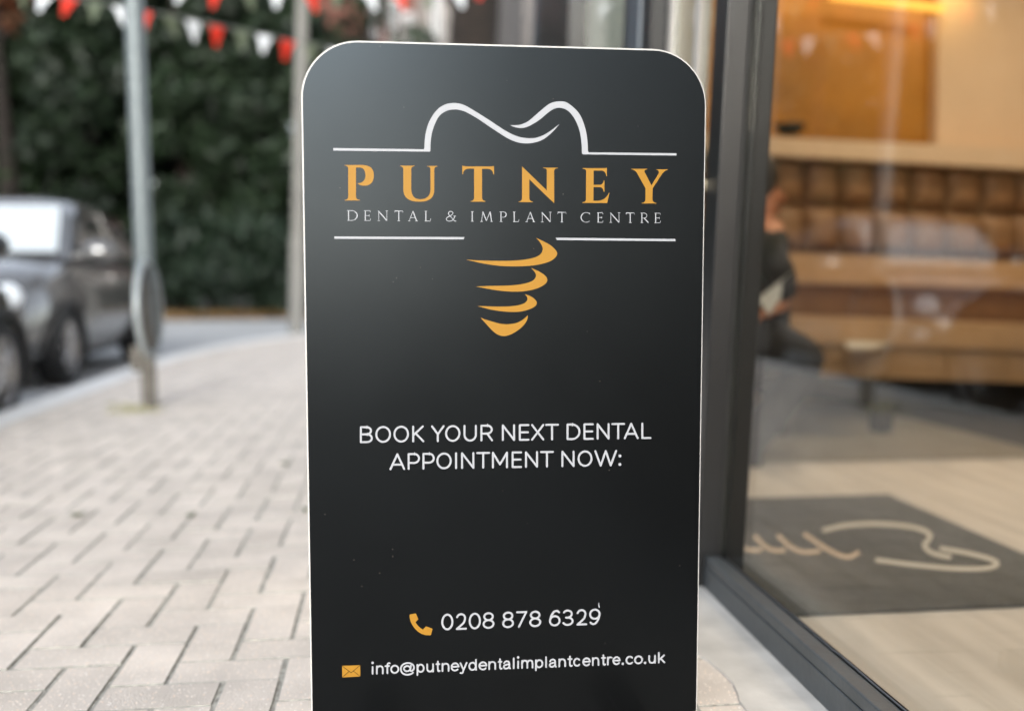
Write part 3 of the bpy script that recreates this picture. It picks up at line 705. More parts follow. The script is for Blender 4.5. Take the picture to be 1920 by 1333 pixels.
# stroke alphabet
def arc(cx, cy, rx, ry, a0, a1, n=16):
    return [(cx + rx * math.cos(R(a0 + (a1 - a0) * k / n)), cy + ry * math.sin(R(a0 + (a1 - a0) * k / n))) for k in range(n + 1)]
def sp(*p): return [(q.x, q.y) for q in catmull(p, 6)]
G = {
 'B': [[(0, 0), (0, 1)], [(0, 1), (.52, 1)] + arc(.52, .76, .40, .24, 90, -90) + [(0, .52)], [(.5, .52), (.57, .52)] + arc(.57, .26, .43, .26, 90, -90) + [(0, 0)]],
 'O': [arc(.5, .5, .5, .5, 0, 360, 32)], '0': [arc(.5, .5, .5, .5, 0, 360, 32)],
 'K': [[(0, 0), (0, 1)], [(.95, 1), (.06, .44)], [(.22, .56), (1, 0)]],
 'Y': [[(0, 1), (.5, .46)], [(1, 1), (.5, .46)], [(.5, .46), (.5, 0)]],
 'U': [[(0, 1)] + arc(.5, .40, .5, .40, 180, 360, 20) + [(1, 1)]],
 'R': [[(0, 0), (0, 1)], [(0, 1), (.55, 1)] + arc(.55, .73, .43, .27, 90, -90) + [(0, .46)], [(.55, .46), (1, 0)]],
 'N': [[(0, 0), (0, 1)], [(0, 1), (1, 0)], [(1, 0), (1, 1)]],
 'E': [[(0, 0), (0, 1)], [(0, 1), (1, 1)], [(0, .51), (.94, .51)], [(0, 0), (1, 0)]],
 'X': [[(0, 1), (1, 0)], [(1, 1), (0, 0)]], 'T': [[(0, 1), (1, 1)], [(.5, 1), (.5, 0)]],
 'D': [[(0, 0), (0, 1)], [(0, 1), (.38, 1)] + arc(.38, .5, .62, .5, 90, -90, 20) + [(0, 0)]],
 'A': [[(0, 0), (.5, 1)], [(.5, 1), (1, 0)], [(.17, .3), (.83, .3)]],
 'L': [[(0, 1), (0, 0)], [(0, 0), (1, 0)]],
 'P': [[(0, 0), (0, 1)], [(0, 1), (.55, 1)] + arc(.55, .70, .45, .30, 90, -90) + [(0, .40)]],
 'I': [[(.5, 0), (.5, 1)]], 'M': [[(0, 0), (0, 1)], [(0, 1), (.5, .2)], [(.5, .2), (1, 1)], [(1, 1), (1, 0)]],
 'W': [[(0, 1), (.26, 0)], [(.26, 0), (.5, 1)], [(.5, 1), (.74, 0)], [(.74, 0), (1, 1)]],
 ':': [[(.5, .04), (.5, .06)], [(.5, .63), (.5, .65)]],
 '2': [arc(.47, .70, .45, .30, 160, 10) + sp((.913, .752), (.86, .56), (.68, .36), (.02, .0))[1:], [(.02, 0), (1, 0)]],
 '8': [arc(.5, .765, .43, .235, 0, 360, 28), arc(.5, .265, .5, .265, 0, 360, 28)],
 '7': [[(0, 1), (1, 1)], [(1, 1), (.2, 0)]],
 '6': [arc(.5, .32, .5, .32, 0, 360, 28), sp((.95, .90), (.74, 1.0), (.45, .96), (.18, .74), (.04, .46), (0, .32))],
 '9': [arc(.5, .68, .5, .32, 0, 360, 28), sp((.05, .10), (.26, 0), (.55, .04), (.82, .26), (.96, .54), (1, .68))],
 '3': [arc(.45, .755, .46, .245, 150, -90) + [(.28, .51)], [(.40, .51)] + arc(.47, .255, .53, .255, 90, -155)],
 'i': [[(.5, 0), (.5, .93)], [(.5, 1.47), (.5, 1.49)]], 'l': [[(.5, 0), (.5, 1.38)]],
 'n': [[(0, 0), (0, 1)], sp((0, .62), (.18, .90), (.55, 1.0), (.88, .88), (1, .58), (1, .3), (1, 0))],
 'u': [[(1, 0), (1, 1)], sp((1, .38), (.82, .10), (.45, .0), (.12, .12), (0, .42), (0, .7), (0, 1))],
 'f': [sp((1, 1.33), (.75, 1.36), (.5, 1.22), (.45, .95), (.45, .5), (.45, 0)), [(0, .97), (.88, .97)]],
 'o': [arc(.5, .5, .5, .5, 0, 360, 28)],
 '@': [arc(.47, .52, .24, .36, 0, 360, 24), sp((.76, .92), (.72, .40), (.74, .2), (.84, .18), (.96, .38), (1, .66), (.92, 1.0), (.72, 1.22), (.48, 1.28), (.2, 1.15), (.03, .82), (0, .5), (.06, .08), (.26, -.22), (.52, -.32), (.78, -.22), (.92, -.06))],
 'p': [[(0, 1), (0, -.40)], arc(.52, .5, .48, .5, 0, 360, 28)], 'd': [[(1, 0), (1, 1.38)], arc(.48, .5, .48, .5, 0, 360, 28)],
 't': [sp((.45, 1.33), (.45, .9), (.45, .3), (.55, .05), (.78, 0), (1, .05)), [(0, .97), (.95, .97)]],
 'e': [[(.03, .53), (.98, .53)], arc(.5, .5, .5, .5, 3, 318, 26)],
 'y': [[(0, 1), (.5, .02)], sp((1, 1), (.7, .4), (.5, .02), (.38, -.26), (.22, -.40), (.02, -.36))],
 'a': [sp((.08, .76), (.25, .96), (.55, 1.0), (.82, .88), (.88, .62), (.88, .25), (.92, .06), (1, .0)), sp((.88, .60), (.5, .54), (.14, .44), (.02, .24), (.16, .04), (.45, .0), (.74, .12), (.88, .34))],
 'm': [[(0, 0), (0, 1)], sp((0, .62), (.10, .92), (.28, 1.0), (.45, .88), (.5, .58), (.5, .3), (.5, 0)), sp((.5, .62), (.6, .92), (.78, 1.0), (.95, .88), (1, .58), (1, .3), (1, 0))],
 'c': [arc(.52, .5, .52, .5, 42, 318, 26)], 'r': [[(0, 0), (0, 1)], sp((0, .55), (.2, .88), (.6, 1.0), (1, .98))],
 'k': [[(0, 0), (0, 1.38)], [(.92, 1), (.05, .38)], [(.32, .58), (1, 0)]], '.': [[(.5, .02), (.5, .05)]],
}
def line_of(pr, items, base, cap, w, key=G):
    """items: (char, x0, x1) outer extents in photograph pixels; base(x), cap(x): outer baseline and height"""
    for ch, x0, x1 in items:
        a, b = x0 + w / 2, x1 - w / 2
        for st in key[ch]:
            pts = []
            for u, v in st:
                x = a + (b - a) * u; h = cap(x) - w; pts.append((x, base(x) - w / 2 - v * h))
            ww = w * 1.45 if ch in ':.' or (ch == 'i' and st[0][1] > 1.1) else w
            pr.stroke(pts, ww)
        pr.build('letter', M['print_white'])
def lin(x0, v0, x1, v1): return lambda x: v0 + (v1 - v0) * (x - x0) / (x1 - x0)
za = lambda a, b, o=660: (o + a / 6.4, o + b / 6.4)
t1 = Print()
line_of(t1, [('B', *za(95, 250)), ('O', *za(280, 468)), ('O', *za(497, 684)), ('K', *za(722, 867)), ('Y', *za(948, 1110)), ('O', *za(1117, 1300)), ('U', *za(1337, 1497)), ('R', *za(1540, 1690)),
             ('N', *za(5, 163, 940)), ('E', *za(208, 335, 940)), ('X', *za(355, 513, 940)), ('T', *za(522, 690, 940)), ('D', *za(780, 946, 940)), ('E', *za(982, 1106, 940)), ('N', *za(1140, 1295, 940)), ('T', *za(1316, 1481, 940)), ('A', *za(1465, 1643, 940)), ('L', *za(1675, 1796, 940))],
        lin(682, 830.3, 1212, 822.3), lin(682, 31.6, 1212, 30.6), 3.7)

t2 = Print()
line_of(t2, [('A', *za(450, 638)), ('P', *za(668, 815)), ('P', *za(845, 992)), ('O', *za(1012, 1196)), ('I', *za(1234, 1262)), ('N', *za(1308, 1467)), ('T', *za(1490, 1657)), ('M', *za(1678, 1870)),
             ('E', *za(122, 247, 940)), ('N', *za(282, 438, 940)), ('T', *za(462, 628, 940)), ('N', *za(718, 876, 940)), ('O', *za(912, 1090, 940)), ('W', *za(1112, 1385, 940)), (':', *za(1402, 1436, 940))],
        lin(735, 880.9, 1140, 873.6), lin(735, 31.4, 1140, 30.6), 3.7)

zb = lambda a, b, o=630: (o + a / 5.818, o + b / 5.818)
t3 = Print()
line_of(t3, [('0', *zb(1148, 1280)), ('2', *zb(1305, 1428)), ('0', *zb(1447, 1580)), ('8', *zb(1598, 1728)), ('8', *zb(8, 137, 940)), ('7', *zb(160, 281, 940)), ('8', *zb(303, 433, 940)), ('6', *zb(518, 644, 940)), ('3', *zb(665, 786, 940)), ('2', *zb(815, 935, 940)), ('9', *zb(955, 1080, 940))],
        lin(838, 1180.6, 1115, 1170.2), lin(838, 31.2, 1115, 30.4), 3.7)
t3.stroke([(1122.4, 1128.5), (1122.2, 1133), (1123.4, 1138)], [1.2, 2.0, 1.8], False)
t3.build('scratch', M['print_white'])
t4 = Print()
line_of(t4, [('i', *zb(387, 412)), ('n', *zb(437, 520)), ('f', *zb(530, 595)), ('o', *zb(592, 690)), ('@', *zb(699, 860)), ('p', *zb(878, 966)), ('u', *zb(985, 1068)), ('t', *zb(1085, 1140)), ('n', *zb(1152, 1237)), ('e', *zb(1250, 1345)), ('y', *zb(1347, 1433)), ('d', *zb(1443, 1535)), ('e', *zb(1553, 1650)), ('n', *zb(1660, 1745)), ('t', *zb(1763, 1815)),
             ('a', *zb(15, 103, 940)), ('l', *zb(122, 145, 940)), ('i', *zb(170, 193, 940)), ('m', *zb(215, 347, 940)), ('p', *zb(365, 455, 940)), ('l', *zb(473, 497, 940)), ('a', *zb(515, 602, 940)), ('n', *zb(620, 702, 940)), ('t', *zb(718, 775, 940)), ('c', *zb(780, 862, 940)), ('e', *zb(880, 972, 940)), ('n', *zb(985, 1065, 940)), ('t', *zb(1083, 1138, 940)), ('r', *zb(1148, 1208, 940)), ('e', *zb(1208, 1297, 940)), ('.', *zb(1308, 1332, 940)), ('c', *zb(1350, 1439, 940)), ('o', *zb(1443, 1540, 940)), ('.', *zb(1550, 1575, 940)), ('u', *zb(1598, 1680, 940)), ('k', *zb(1703, 1782, 940))],
        lin(696, 1263.6, 1246, 1241.2), lin(696, 17.0, 1246, 16.4), 3.2)


# the small serif line: stems 2.1 px, hairlines 1.2 px, little serifs
def serif(*stems): return [([(x - d, y), (x + d, y)], 1) for x, y, d in stems]
TH, HL = 2, 1
SG = {
 'D': [([(.12, 0), (.12, 1)], TH), ([(.0, 1), (.42, 1)] + arc(.42, .5, .56, .5, 90, -90, 18) + [(0, 0)], HL), (arc(.42, .5, .56, .47, 55, -55, 12), TH)],
 'E': [([(.18, 0), (.18, 1)], TH), ([(0, 1), (.92, 1), (.95, .84)], HL), ([(.18, .5), (.78, .5)], HL), ([(.78, .6), (.78, .4)], HL), ([(0, 0), (.92, 0), (1, .2)], HL)],
 'N': [([(.1, 0), (.1, 1)], HL), ([(.06, 1), (.9, 0)], TH), ([(.9, 0), (.9, 1)], HL)] + serif((.1, 0, .12), (.9, 1, .12)),
 'T': [([(0, .84), (.03, 1), (.97, 1), (1, .84)], HL), ([(.5, 1), (.5, 0)], TH)] + serif((.5, 0, .16)),
 'A': [([(.12, 0), (.5, 1)], HL), ([(.5, 1), (.88, 0)], TH), ([(.26, .34), (.74, .34)], HL)] + serif((.12, 0, .12), (.88, 0, .12)),
 'L': [([(.2, 0), (.2, 1)], TH), ([(0, 0), (.9, 0), (1, .24)], HL)] + serif((.2, 1, .2)),
 '&': [(sp((1, .02), (.85, .02), (.6, .3), (.3, .62), (.22, .8), (.32, .97), (.5, 1), (.66, .9), (.66, .76), (.45, .58), (.15, .42), (0, .24), (.1, .06), (.34, 0), (.6, .08), (.8, .32), (.86, .52)), 1.5), ([(.72, .52), (1, .52)], HL)],
 'I': [([(.5, 0), (.5, 1)], TH)] + serif((.5, 0, .5), (.5, 1, .5)),
 'M': [([(.1, 0), (.2, 1)], HL), ([(.2, 1), (.5, .08)], TH), ([(.5, .08), (.8, 1)], HL), ([(.8, 1), (.92, 0)], TH)] + serif((.1, 0, .1), (.92, 0, .09)),
 'P': [([(.2, 0), (.2, 1)], TH), ([(0, 1), (.5, 1)] + arc(.5, .72, .48, .28, 90, -110, 16), HL), (arc(.5, .72, .48, .28, 55, -55, 10), TH)] + serif((.2, 0, .2)),
 'C': [(arc(.56, .5, .54, .5, 48, 312, 24), HL), (arc(.56, .5, .54, .5, 125, 235, 14), TH), ([(.94, .98), (.93, .80)], HL)],
 'R': [([(.16, 0), (.16, 1)], TH), ([(0, 1), (.42, 1)] + arc(.42, .74, .36, .26, 90, -90, 16) + [(.2, .48)], HL), ([(.42, .48), (.98, 0)], TH)] + serif((.16, 0, .16)),
}
zc_ = lambda a, b, o=640: (o + a / 6, o + b / 6)
t5 = Print()
for ch, x0, x1 in [('D', *zc_(68, 182)), ('E', *zc_(257, 330)), ('N', *zc_(410, 523)), ('T', *zc_(600, 693)), ('A', *zc_(750, 860)), ('L', *zc_(937, 1005)), ('&', *zc_(1180, 1290)), ('I', *zc_(1457, 1487)), ('M', *zc_(1563, 1700)), ('P', *zc_(1780, 1855)),
                   ('L', *zc_(130, 198, 940)), ('A', *zc_(270, 377, 940)), ('N', *zc_(447, 560, 940)), ('T', *zc_(632, 726, 940)), ('C', *zc_(893, 998, 940)), ('E', *zc_(1075, 1142, 940)), ('N', *zc_(1217, 1332, 940)), ('T', *zc_(1400, 1493, 940)), ('R', *zc_(1563, 1653, 940)), ('E', *zc_(1720, 1788, 940))]:
    ba, ca = lin(650, 413.6, 1238, 418.2), lin(650, 18.4, 1238, 18.0)
    for st, wt in SG[ch]:
        w = 0.95 + 0.85 * (wt - 1)
        t5.stroke([(x0 + (x1 - x0) * u, ba((x0 + x1) / 2) - v * ca(x0)) for u, v in st], w, False)
    t5.build('small_letter', M['print_white'])

ph = Print()
ph.poly(zpts([(802, 240), (865, 226), (873, 230), (898, 290), (868, 322), (880, 343), (897, 364), (920, 385), (948, 402), (982, 367), (1048, 391), (1052, 400), (1036, 458), (1028, 465), (975, 462), (930, 448), (893, 425), (860, 392), (832, 352), (813, 312), (803, 270)], 630, 1110, 5.818))
ph.build('telephone_icon', M['print_gold'])
ev = Print(); ev.poly(zpts([(67, 797), (264, 790), (266, 913), (68, 924)], 630, 1110, 5.818)); ev.build('envelope_icon', M['print_gold'])
ev2 = Print(); ev2.k = 6
for a in ([(70, 801), (165, 873), (261, 794)], [(72, 920), (143, 858)], [(262, 910), (190, 855)]): ev2.stroke(zpts(a, 630, 1110, 5.818), 0.9, False)
ev2.build('envelope_fold_lines', M['board_black'])

# ------------------------------------------------------------------ poles
def leanpt(b, z): return Vector((b.x + LEAN.x * z, b.y + LEAN.y * z, b.z + z))
b0 = at_z(281, 763)
sp_ = thing('sign_post', 'pale steel post with a round sign slipped low beside the kerb', 'sign post', b0)
MB().tube([leanpt(b0, -0.05), leanpt(b0, 0.42)], 0.040, 16).build('base_sleeve', M['rust'], sp_)
MB().tube([leanpt(b0, 0.40), leanpt(b0, 4.2)], 0.052, 18).build('pole', M['steel'], sp_)
c = leanpt(b0, 0.545) + Vector((0.036, -0.095, 0))
nrm = Vector((1.0, -0.005, 0.03)).normalized()
MB().lathe([(0.0, -0.010), (0.236, -0.010), (0.236, 0.002), (0.0, 0.002)], c, nrm, 40).build('round_sign', M['rust'], sp_)
MB().lathe([(0.2365, -0.012), (0.262, -0.016), (0.270, 0.0), (0.262, 0.018), (0.2365, 0.014), (0.2365, -0.012)], c, nrm, 40).build('sign_rim', M['sign_rim'], sp_)
for dz in (0.10, -0.12): MB().tube([c + Vector((-0.005, 0.0, dz)), leanpt(b0, 0.525 + dz)], 0.018).build('bracket', M['rust'], sp_)
MB().bbox(b0.x - 0.085, b0.x - 0.035, b0.y - 0.05, b0.y + 0.03, 0.20, 0.34, 0.01).build('clamp', M['rust'], sp_)
b1 = at_z(556, 626)
lp = thing('lamp_post', 'tall weathered grey lamp post at the far corner of the pavement', 'lamp post', b1)
tp = at_y(568, -60, b1.y)
dv = (tp - b1)
MB().tube([b1 + Vector((0, 0, -.05)), b1 + dv * 0.26, b1 + dv * 0.28], [0.10, 0.098, 0.078], 16).build('base', M['concrete'], lp)
MB().tube([b1 + dv * 0.27, b1 + dv * 1.9], [0.080, 0.062], 16).build('shaft', M['concrete'], lp)
e1 = b1 + dv * 1.9
MB().tube([e1, e1 + Vector((-0.3, 0, 0.35)), e1 + Vector((-1.1, 0, 0.45))], 0.04, 10).build('arm', M['concrete'], lp)
MB().bbox(e1.x - 1.6, e1.x - 1.05, e1.y - 0.12, e1.y + 0.12, e1.z + 0.38, e1.z + 0.52, 0.03).build('lantern', M['steel'], lp)

# ------------------------------------------------------------------ cars
def lerp(a, b, t): return a + (b - a) * t
def make_car(name, label, paint, x_near, y_front, flip=False, L=3.57, Wd=1.66, Ht=1.50, arch_white=False):
    """nose at local y=0, tail at L; local x from 0 (pavement side) to -W; built in place"""
    zr = KERB_Z
    root = thing(name, label, 'car', (x_near - Wd / 2, y_front + (L / 2 if not flip else -L / 2), zr))
    def W(x, y, z): return Vector((x_near - x, y_front + (y if not flip else -y), zr + z))
    # lower body: stations (y, half width, z sill, z belt)
    st = [(0.00, 0.40, 0.30, 0.52), (0.06, 0.60, 0.22, 0.66), (0.18, 0.72, 0.19, 0.76), (0.40, 0.79, 0.18, 0.86), (0.70, 0.82, 0.18, 0.93), (1.00, 0.83, 0.18, 0.97), (1.6, 0.83, 0.18, 0.98), (2.4, 0.83, 0.18, 0.99), (2.9, 0.82, 0.19, 0.99), (3.3, 0.77, 0.22, 0.96), (3.50, 0.68, 0.28, 0.88), (3.57, 0.52, 0.34, 0.74)]
    def sec(hw, z0, z1):
        h = z1 - z0
        half = [(hw * 0.80, z0), (hw * 0.96, z0 + h * 0.10), (hw, z0 + h * 0.35), (hw * 0.995, z0 + h * 0.62), (hw * 0.95, z0 + h * 0.86), (hw * 0.86, z0 + h * 0.97), (hw * 0.5, z0 + h * 1.03)]
        return half + [(-x, z) for x, z in reversed(half)]
    vs, fs = [], []; k = 14
    for y, hw, z0, z1 in st:
        vs += [W(Wd / 2 + x, y * L / 3.57, z * Ht / 1.5) for x, z in sec(hw, z0, z1)]
    for i in range(len(st) - 1):
        for j in range(k): fs.append((i * k + j, i * k + (j + 1) % k, (i + 1) * k + (j + 1) % k, (i + 1) * k + j))
    fs += [tuple(range(k)), tuple(range((len(st) - 1) * k, len(st) * k))]
    bd = MB().add(vs, fs, True)
    # roof and pillars
    gh = [(0.86, 0.72, 0.95), (1.42, 0.60, 1.40), (1.75, 0.58, 1.48), (2.5, 0.57, 1.48), (3.0, 0.56, 1.40), (3.42, 0.66, 0.96)]
    def sec2(hw, z, y):
        b = 0.74
        return [(b, 0.95), (lerp(b, hw, 0.9), lerp(0.95, z, 0.88)), (hw * 0.93, z - 0.015), (hw * 0.5, z + 0.02), (-hw * 0.5, z + 0.02), (-hw * 0.93, z - 0.015), (-lerp(b, hw, 0.9), lerp(0.95, z, 0.88)), (-b, 0.95)]
    vs, fs = [], []; k = 8
    for y, hw, z in gh: vs += [W(Wd / 2 + x, y * L / 3.57, zz * Ht / 1.5) for x, zz in sec2(hw, z, y)]
    for i in range(len(gh) - 1):
        for j in range(k - 1): fs.append((i * k + j, i * k + j + 1, (i + 1) * k + j + 1, (i + 1) * k + j))
    bd.add(vs, fs, True)
    body = bd.build('body', paint, root)
    def quad(pts, name, material, th=0.012, parent=None):
        p = [W(*q) for q in pts]; n = (p[1] - p[0]).cross(p[2] - p[0]).normalized()
        c = sum(p, Vector()) / len(p); mid = W(Wd / 2, L / 2, 0.7)
        if n.dot(c - mid) < 0: n = -n
        return MB().prism([q + n * 0.006 for q in p], n * th).build(name, material, parent or root)
    sy = L / 3.57; cx = Wd / 2; hs_ = Ht / 1.5
    quad([(cx - .68, .90 * sy, .985 * hs_), (cx + .68, .90 * sy, .985 * hs_), (cx + .56, 1.40 * sy, 1.385 * hs_), (cx - .56, 1.40 * sy, 1.385 * hs_)], 'windscreen', M['glare_glass'])
    quad([(cx - .62, 3.40 * sy, .99 * hs_), (cx + .62, 3.40 * sy, .99 * hs_), (cx + .52, 3.03 * sy, 1.37 * hs_), (cx - .52, 3.03 * sy, 1.37 * hs_)], 'rear_window', M['car_glass'])
    for s_ in (-1, 1):
        xs = lambda t: cx + s_ * lerp(0.755, 0.632, t)
        quad([(xs(0), 1.10 * sy, 1.0 * hs_), (xs(0), 2.10 * sy, 1.0 * hs_), (xs(1), 2.10 * sy, 1.37 * hs_), (xs(1), 1.50 * sy, 1.37 * hs_)], 'side_window', M['car_glass'])
        quad([(xs(0), 2.16 * sy, 1.0 * hs_), (xs(0), 3.05 * sy, 1.0 * hs_), (xs(1), 2.85 * sy, 1.35 * hs_), (xs(1), 2.16 * sy, 1.37 * hs_)], 'side_window', M['car_glass'])
        # mirror
        mc = W(cx + s_ * 0.93, 1.12 * sy, 1.02 * hs_)
        bm = bmesh.new(); bmesh.ops.create_icosphere(bm, subdivisions=2, radius=1)
        for v in bm.verts: v.co = mc + Vector((v.co.x * .15, v.co.y * .085, v.co.z * .095))
        mr = MB().bm(bm, True).tube([W(cx + s_ * 0.74, 1.12 * sy, 0.98 * hs_), mc], 0.022, 8).build('door_mirror', paint, root)
        MB().lathe([(0.0, 0.002), (0.055, 0.0)], mc + Vector((0, 0.07 if not flip else -0.07, 0)), (0, 1, 0), 16).build('mirror_glass', M['chrome'], mr)
        # lamps
        fd = Vector((-s_ * -0.0, -1 if not flip else 1, 0.25))
        hl = W(cx + s_ * 0.57, 0.13 * sy, 0.68 * hs_)
        MB().lathe([(0.0, 0.06), (0.06, 0.052), (0.095, 0.025), (0.105, -0.03)], hl, fd + Vector((-s_ * 0.3, 0, 0.1)), 24).build('headlight', M['lamp_glass'], root)
        MB().lathe([(0.0, 0.05), (0.045, 0.04), (0.068, 0.0)], W(cx + s_ * 0.62, 0.10 * sy, 0.46 * hs_), fd + Vector((-s_ * 0.35, 0, 0)), 20).build('side_light', M['lamp_glass'], root)
        MB().bbox(*sorted([W(cx + s_ * 0.60, 0, 0).x, W(cx + s_ * 0.74, 0, 0).x]), *sorted([W(0, 3.46 * sy, 0).y, W(0, 3.54 * sy, 0).y]), zr + .62, zr + .82, 0.02).build('tail_light', M['red_lens'], root)
        quad([(cx + s_ * 0.835, 1.75 * sy, .80 * hs_), (cx + s_ * 0.835, 1.90 * sy, .80 * hs_), (cx + s_ * 0.835, 1.90 * sy, .83 * hs_), (cx + s_ * 0.835, 1.75 * sy, .83 * hs_)], 'door_handle', M['chrome'], 0.02)
        for wy in (0.66, 2.96):
            c_ = W(cx + s_ * 0.745, wy * sy, 0.30)
            ax = Vector((-s_, 0, 0))
            tr_ = MB().lathe([(0.20, 0.09), (0.27, 0.095), (0.295, 0.07), (0.30, 0.0), (0.295, -0.09), (0.2, -0.1)], c_, ax, 32).build('wheel', M['tyre'], root)
            rim = MB().lathe([(0.205, 0.085), (0.19, 0.06), (0.18, 0.03)], c_, ax, 28)
            for q in range(8):
                t = 2 * math.pi * q / 8; d1 = Vector((0, math.cos(t), math.sin(t)))
                rim.tube([c_ + ax * 0.075 + d1 * 0.03, c_ + ax * 0.065 + d1 * 0.195], [0.022, 0.014], 6)
            rim.lathe([(0.0, 0.092), (0.035, 0.09), (0.045, 0.06)], c_, ax, 16).build('rim', M['alloy'], tr_)
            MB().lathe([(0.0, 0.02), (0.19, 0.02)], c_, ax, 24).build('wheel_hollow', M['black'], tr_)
            ar = MB()
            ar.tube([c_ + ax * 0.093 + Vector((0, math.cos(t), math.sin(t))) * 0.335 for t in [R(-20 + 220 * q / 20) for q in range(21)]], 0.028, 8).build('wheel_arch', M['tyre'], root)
    MB().bbox(*sorted([W(cx - .26, 0, 0).x, W(cx + .26, 0, 0).x]), *sorted([W(0, -0.025, 0).y, W(0, 0.01, 0).y]), zr + .40, zr + .51, 0.004).build('number_plate', M['plate'], root)
    MB().bbox(*sorted([W(cx - .42, 0, 0).x, W(cx + .42, 0, 0).x]), *sorted([W(0, 0.0, 0).y, W(0, 0.12, 0).y]), zr + .26, zr + .36, 0.02).build('grille', M['black'], root)
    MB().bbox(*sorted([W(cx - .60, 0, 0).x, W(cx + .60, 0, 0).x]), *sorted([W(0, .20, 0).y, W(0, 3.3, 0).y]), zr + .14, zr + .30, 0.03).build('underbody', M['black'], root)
    MB().tube([W(cx - .70, .84 * sy, .995 * hs_), W(cx + .70, .84 * sy, .995 * hs_)], 0.02, 8).build('wiper_cowl', M['black'], root)
    MB().tube([W(cx, 2.6 * sy, 1.50 * hs_), W(cx, 3.0 * sy, 1.86 * hs_)], 0.004, 6).build('aerial', M['black'], root)
    return root
qf = at_z(128, 722, KERB_Z)
make_car('parked_car', 'small grey hatchback parked nose towards the board behind the sign post', M['car_grey'], qf.x + 0.03, qf.y - 0.66, Ht=1.53)
make_car('parked_car', 'black car at the left edge of the photo, mostly out of frame', M['car_black'], -2.17, 6.72, flip=True, L=4.1, Wd=1.72, Ht=1.46)

# ------------------------------------------------------------------ trees, hedge, house
def leaf_mesh(name, centres, radii, n, size, material, squash=0.8, shell=0.55):
    """n leaf faces through the volume of the given clumps"""
    C_ = np.array(centres); Rr = np.array(radii)
    w = Rr ** 2; pick = rng.choice(len(C_), n, p=w / w.sum())
    d = rng.normal(size=(n, 3)); d /= np.linalg.norm(d, axis=1)[:, None]
    rr = Rr[pick] * (shell + (1 - shell) * rng.random(n) ** 0.5) * (1 + 0.15 * rng.normal(size=n))
    p = C_[pick] + d * rr[:, None] * np.array([1, 1, squash])
    a = rng.normal(size=(n, 3)); a /= np.linalg.norm(a, axis=1)[:, None]
    b = np.cross(a, d + 0.8 * rng.normal(size=(n, 3))); b /= np.linalg.norm(b, axis=1)[:, None]
    s = size * (0.6 + 0.8 * rng.random(n))[:, None]
    q = np.stack([p - a * s, p + b * s * 0.55, p + a * s, p - b * s * 0.55], 1).reshape(-1, 3)
    me = bpy.data.meshes.new(name)
    me.vertices.add(4 * n); me.vertices.foreach_set('co', q.astype('f').ravel())
    me.loops.add(4 * n); me.loops.foreach_set('vertex_index', np.arange(4 * n, dtype='i'))
    me.polygons.add(n); me.polygons.foreach_set('loop_start', np.arange(0, 4 * n, 4, dtype='i')); me.polygons.foreach_set('loop_total', np.full(n, 4, 'i'))
    clump = rng.random(len(C_))[pick]
    tone = np.clip(0.55 * clump + 0.45 * rng.random(n), 0, 1)
    at_ = me.attributes.new('tone', 'FLOAT', 'FACE'); at_.data.foreach_set('value', tone.astype('f'))
    me.update(); me.validate(); me.materials.append(material)
    return me
def tree(name, label, x, y, h, rad, kind='leaf', n=9000, low=0.6, size=0.13, group='trees behind the road', nclump=34):
    t = thing(name, label, 'tree', (x, y, -0.16), group)
    L_ = t.location
    tk = MB().tube([L_ + Vector((0, 0, -0.1)), L_ + Vector((0.1, 0.05, h * 0.35)), L_ + Vector((-0.05, 0.1, h * 0.8))], [0.26, 0.19, 0.05], 10)
    cs_, rs_ = [], []
    for k in range(nclump):
        f = (k + random.random()) / nclump; z = lerp(low, h, f)
        prof = rad * (1.05 - 0.75 * max(0, f - 0.25) ** 1.4) * (0.55 + 0.45 * min(1, f / 0.12))
        a = k * 2.4 + random.random(); r_ = prof * (0.35 + 0.5 * random.random())
        cs_.append((L_.x + r_ * math.cos(a), L_.y + r_ * math.sin(a), L_.z + z)); rs_.append(rad * (0.30 + 0.22 * random.random()))
        if k % 3 == 0:
            tk.tube([L_ + Vector((0, 0, max(0.3, z - 0.5))), Vector(cs_[-1])], [0.06, 0.015], 6)
    tk.build('trunk', M['bark'], t)
    link('crown', leaf_mesh('crown', cs_, rs_, n, size, M[kind]), t)
    return t
specs = [(-10.8, 22.3, 8.5, 1.9, 'leaf_light', 'broad dark evergreen at the far left, above the grey car roof'),
         (-8.4, 22.9, 9.5, 1.9, 'leaf_light', 'tall evergreen directly behind the grey car'),
         (-6.4, 22.2, 8.8, 1.7, 'leaf', 'dark evergreen seen just left of the steel sign post'),
         (-4.6, 22.8, 9.2, 1.7, 'leaf', 'evergreen seen just right of the steel sign post'),
         (-2.9, 22.5, 8.6, 1.5, 'leaf', 'evergreen beside the grey lamp post, left of it')]
for x, y, h, r_, kd, lb in specs: tree('evergreen_tree', lb, x, y, h, r_, kd, 9000, group='evergreens across the road')
tree('copper_tree', 'small copper leaved tree showing above the evergreens at upper left', -7.7, 21.2, 7.6, 0.9, 'copper', 1400, low=5.9, group=None, nclump=8)
tree('slender_tree', 'loose green tree in front of the brick house right of the lamp post', -0.5, 23.5, 9.5, 1.3, 'leaf', 1500, low=4.5, group=None, nclump=16)
# far wood that reads as one mass
cs_, rs_ = [], []
for k in range(150):
    cs_.append((random.uniform(-24, -2.5), random.uniform(25.5, 28), random.uniform(0, 10))); rs_.append(random.uniform(1.0, 1.9))
for k in range(40):
    cs_.append((random.uniform(7, 16), random.uniform(26, 31), random.uniform(0, 8))); rs_.append(random.uniform(1.0, 1.9))
wood = link('far_wood', leaf_mesh('far_wood', cs_, rs_, 46000, 0.26, M['leaf'])); tag(wood, 'dark wood behind the evergreens', 'wood', None, 'stuff')
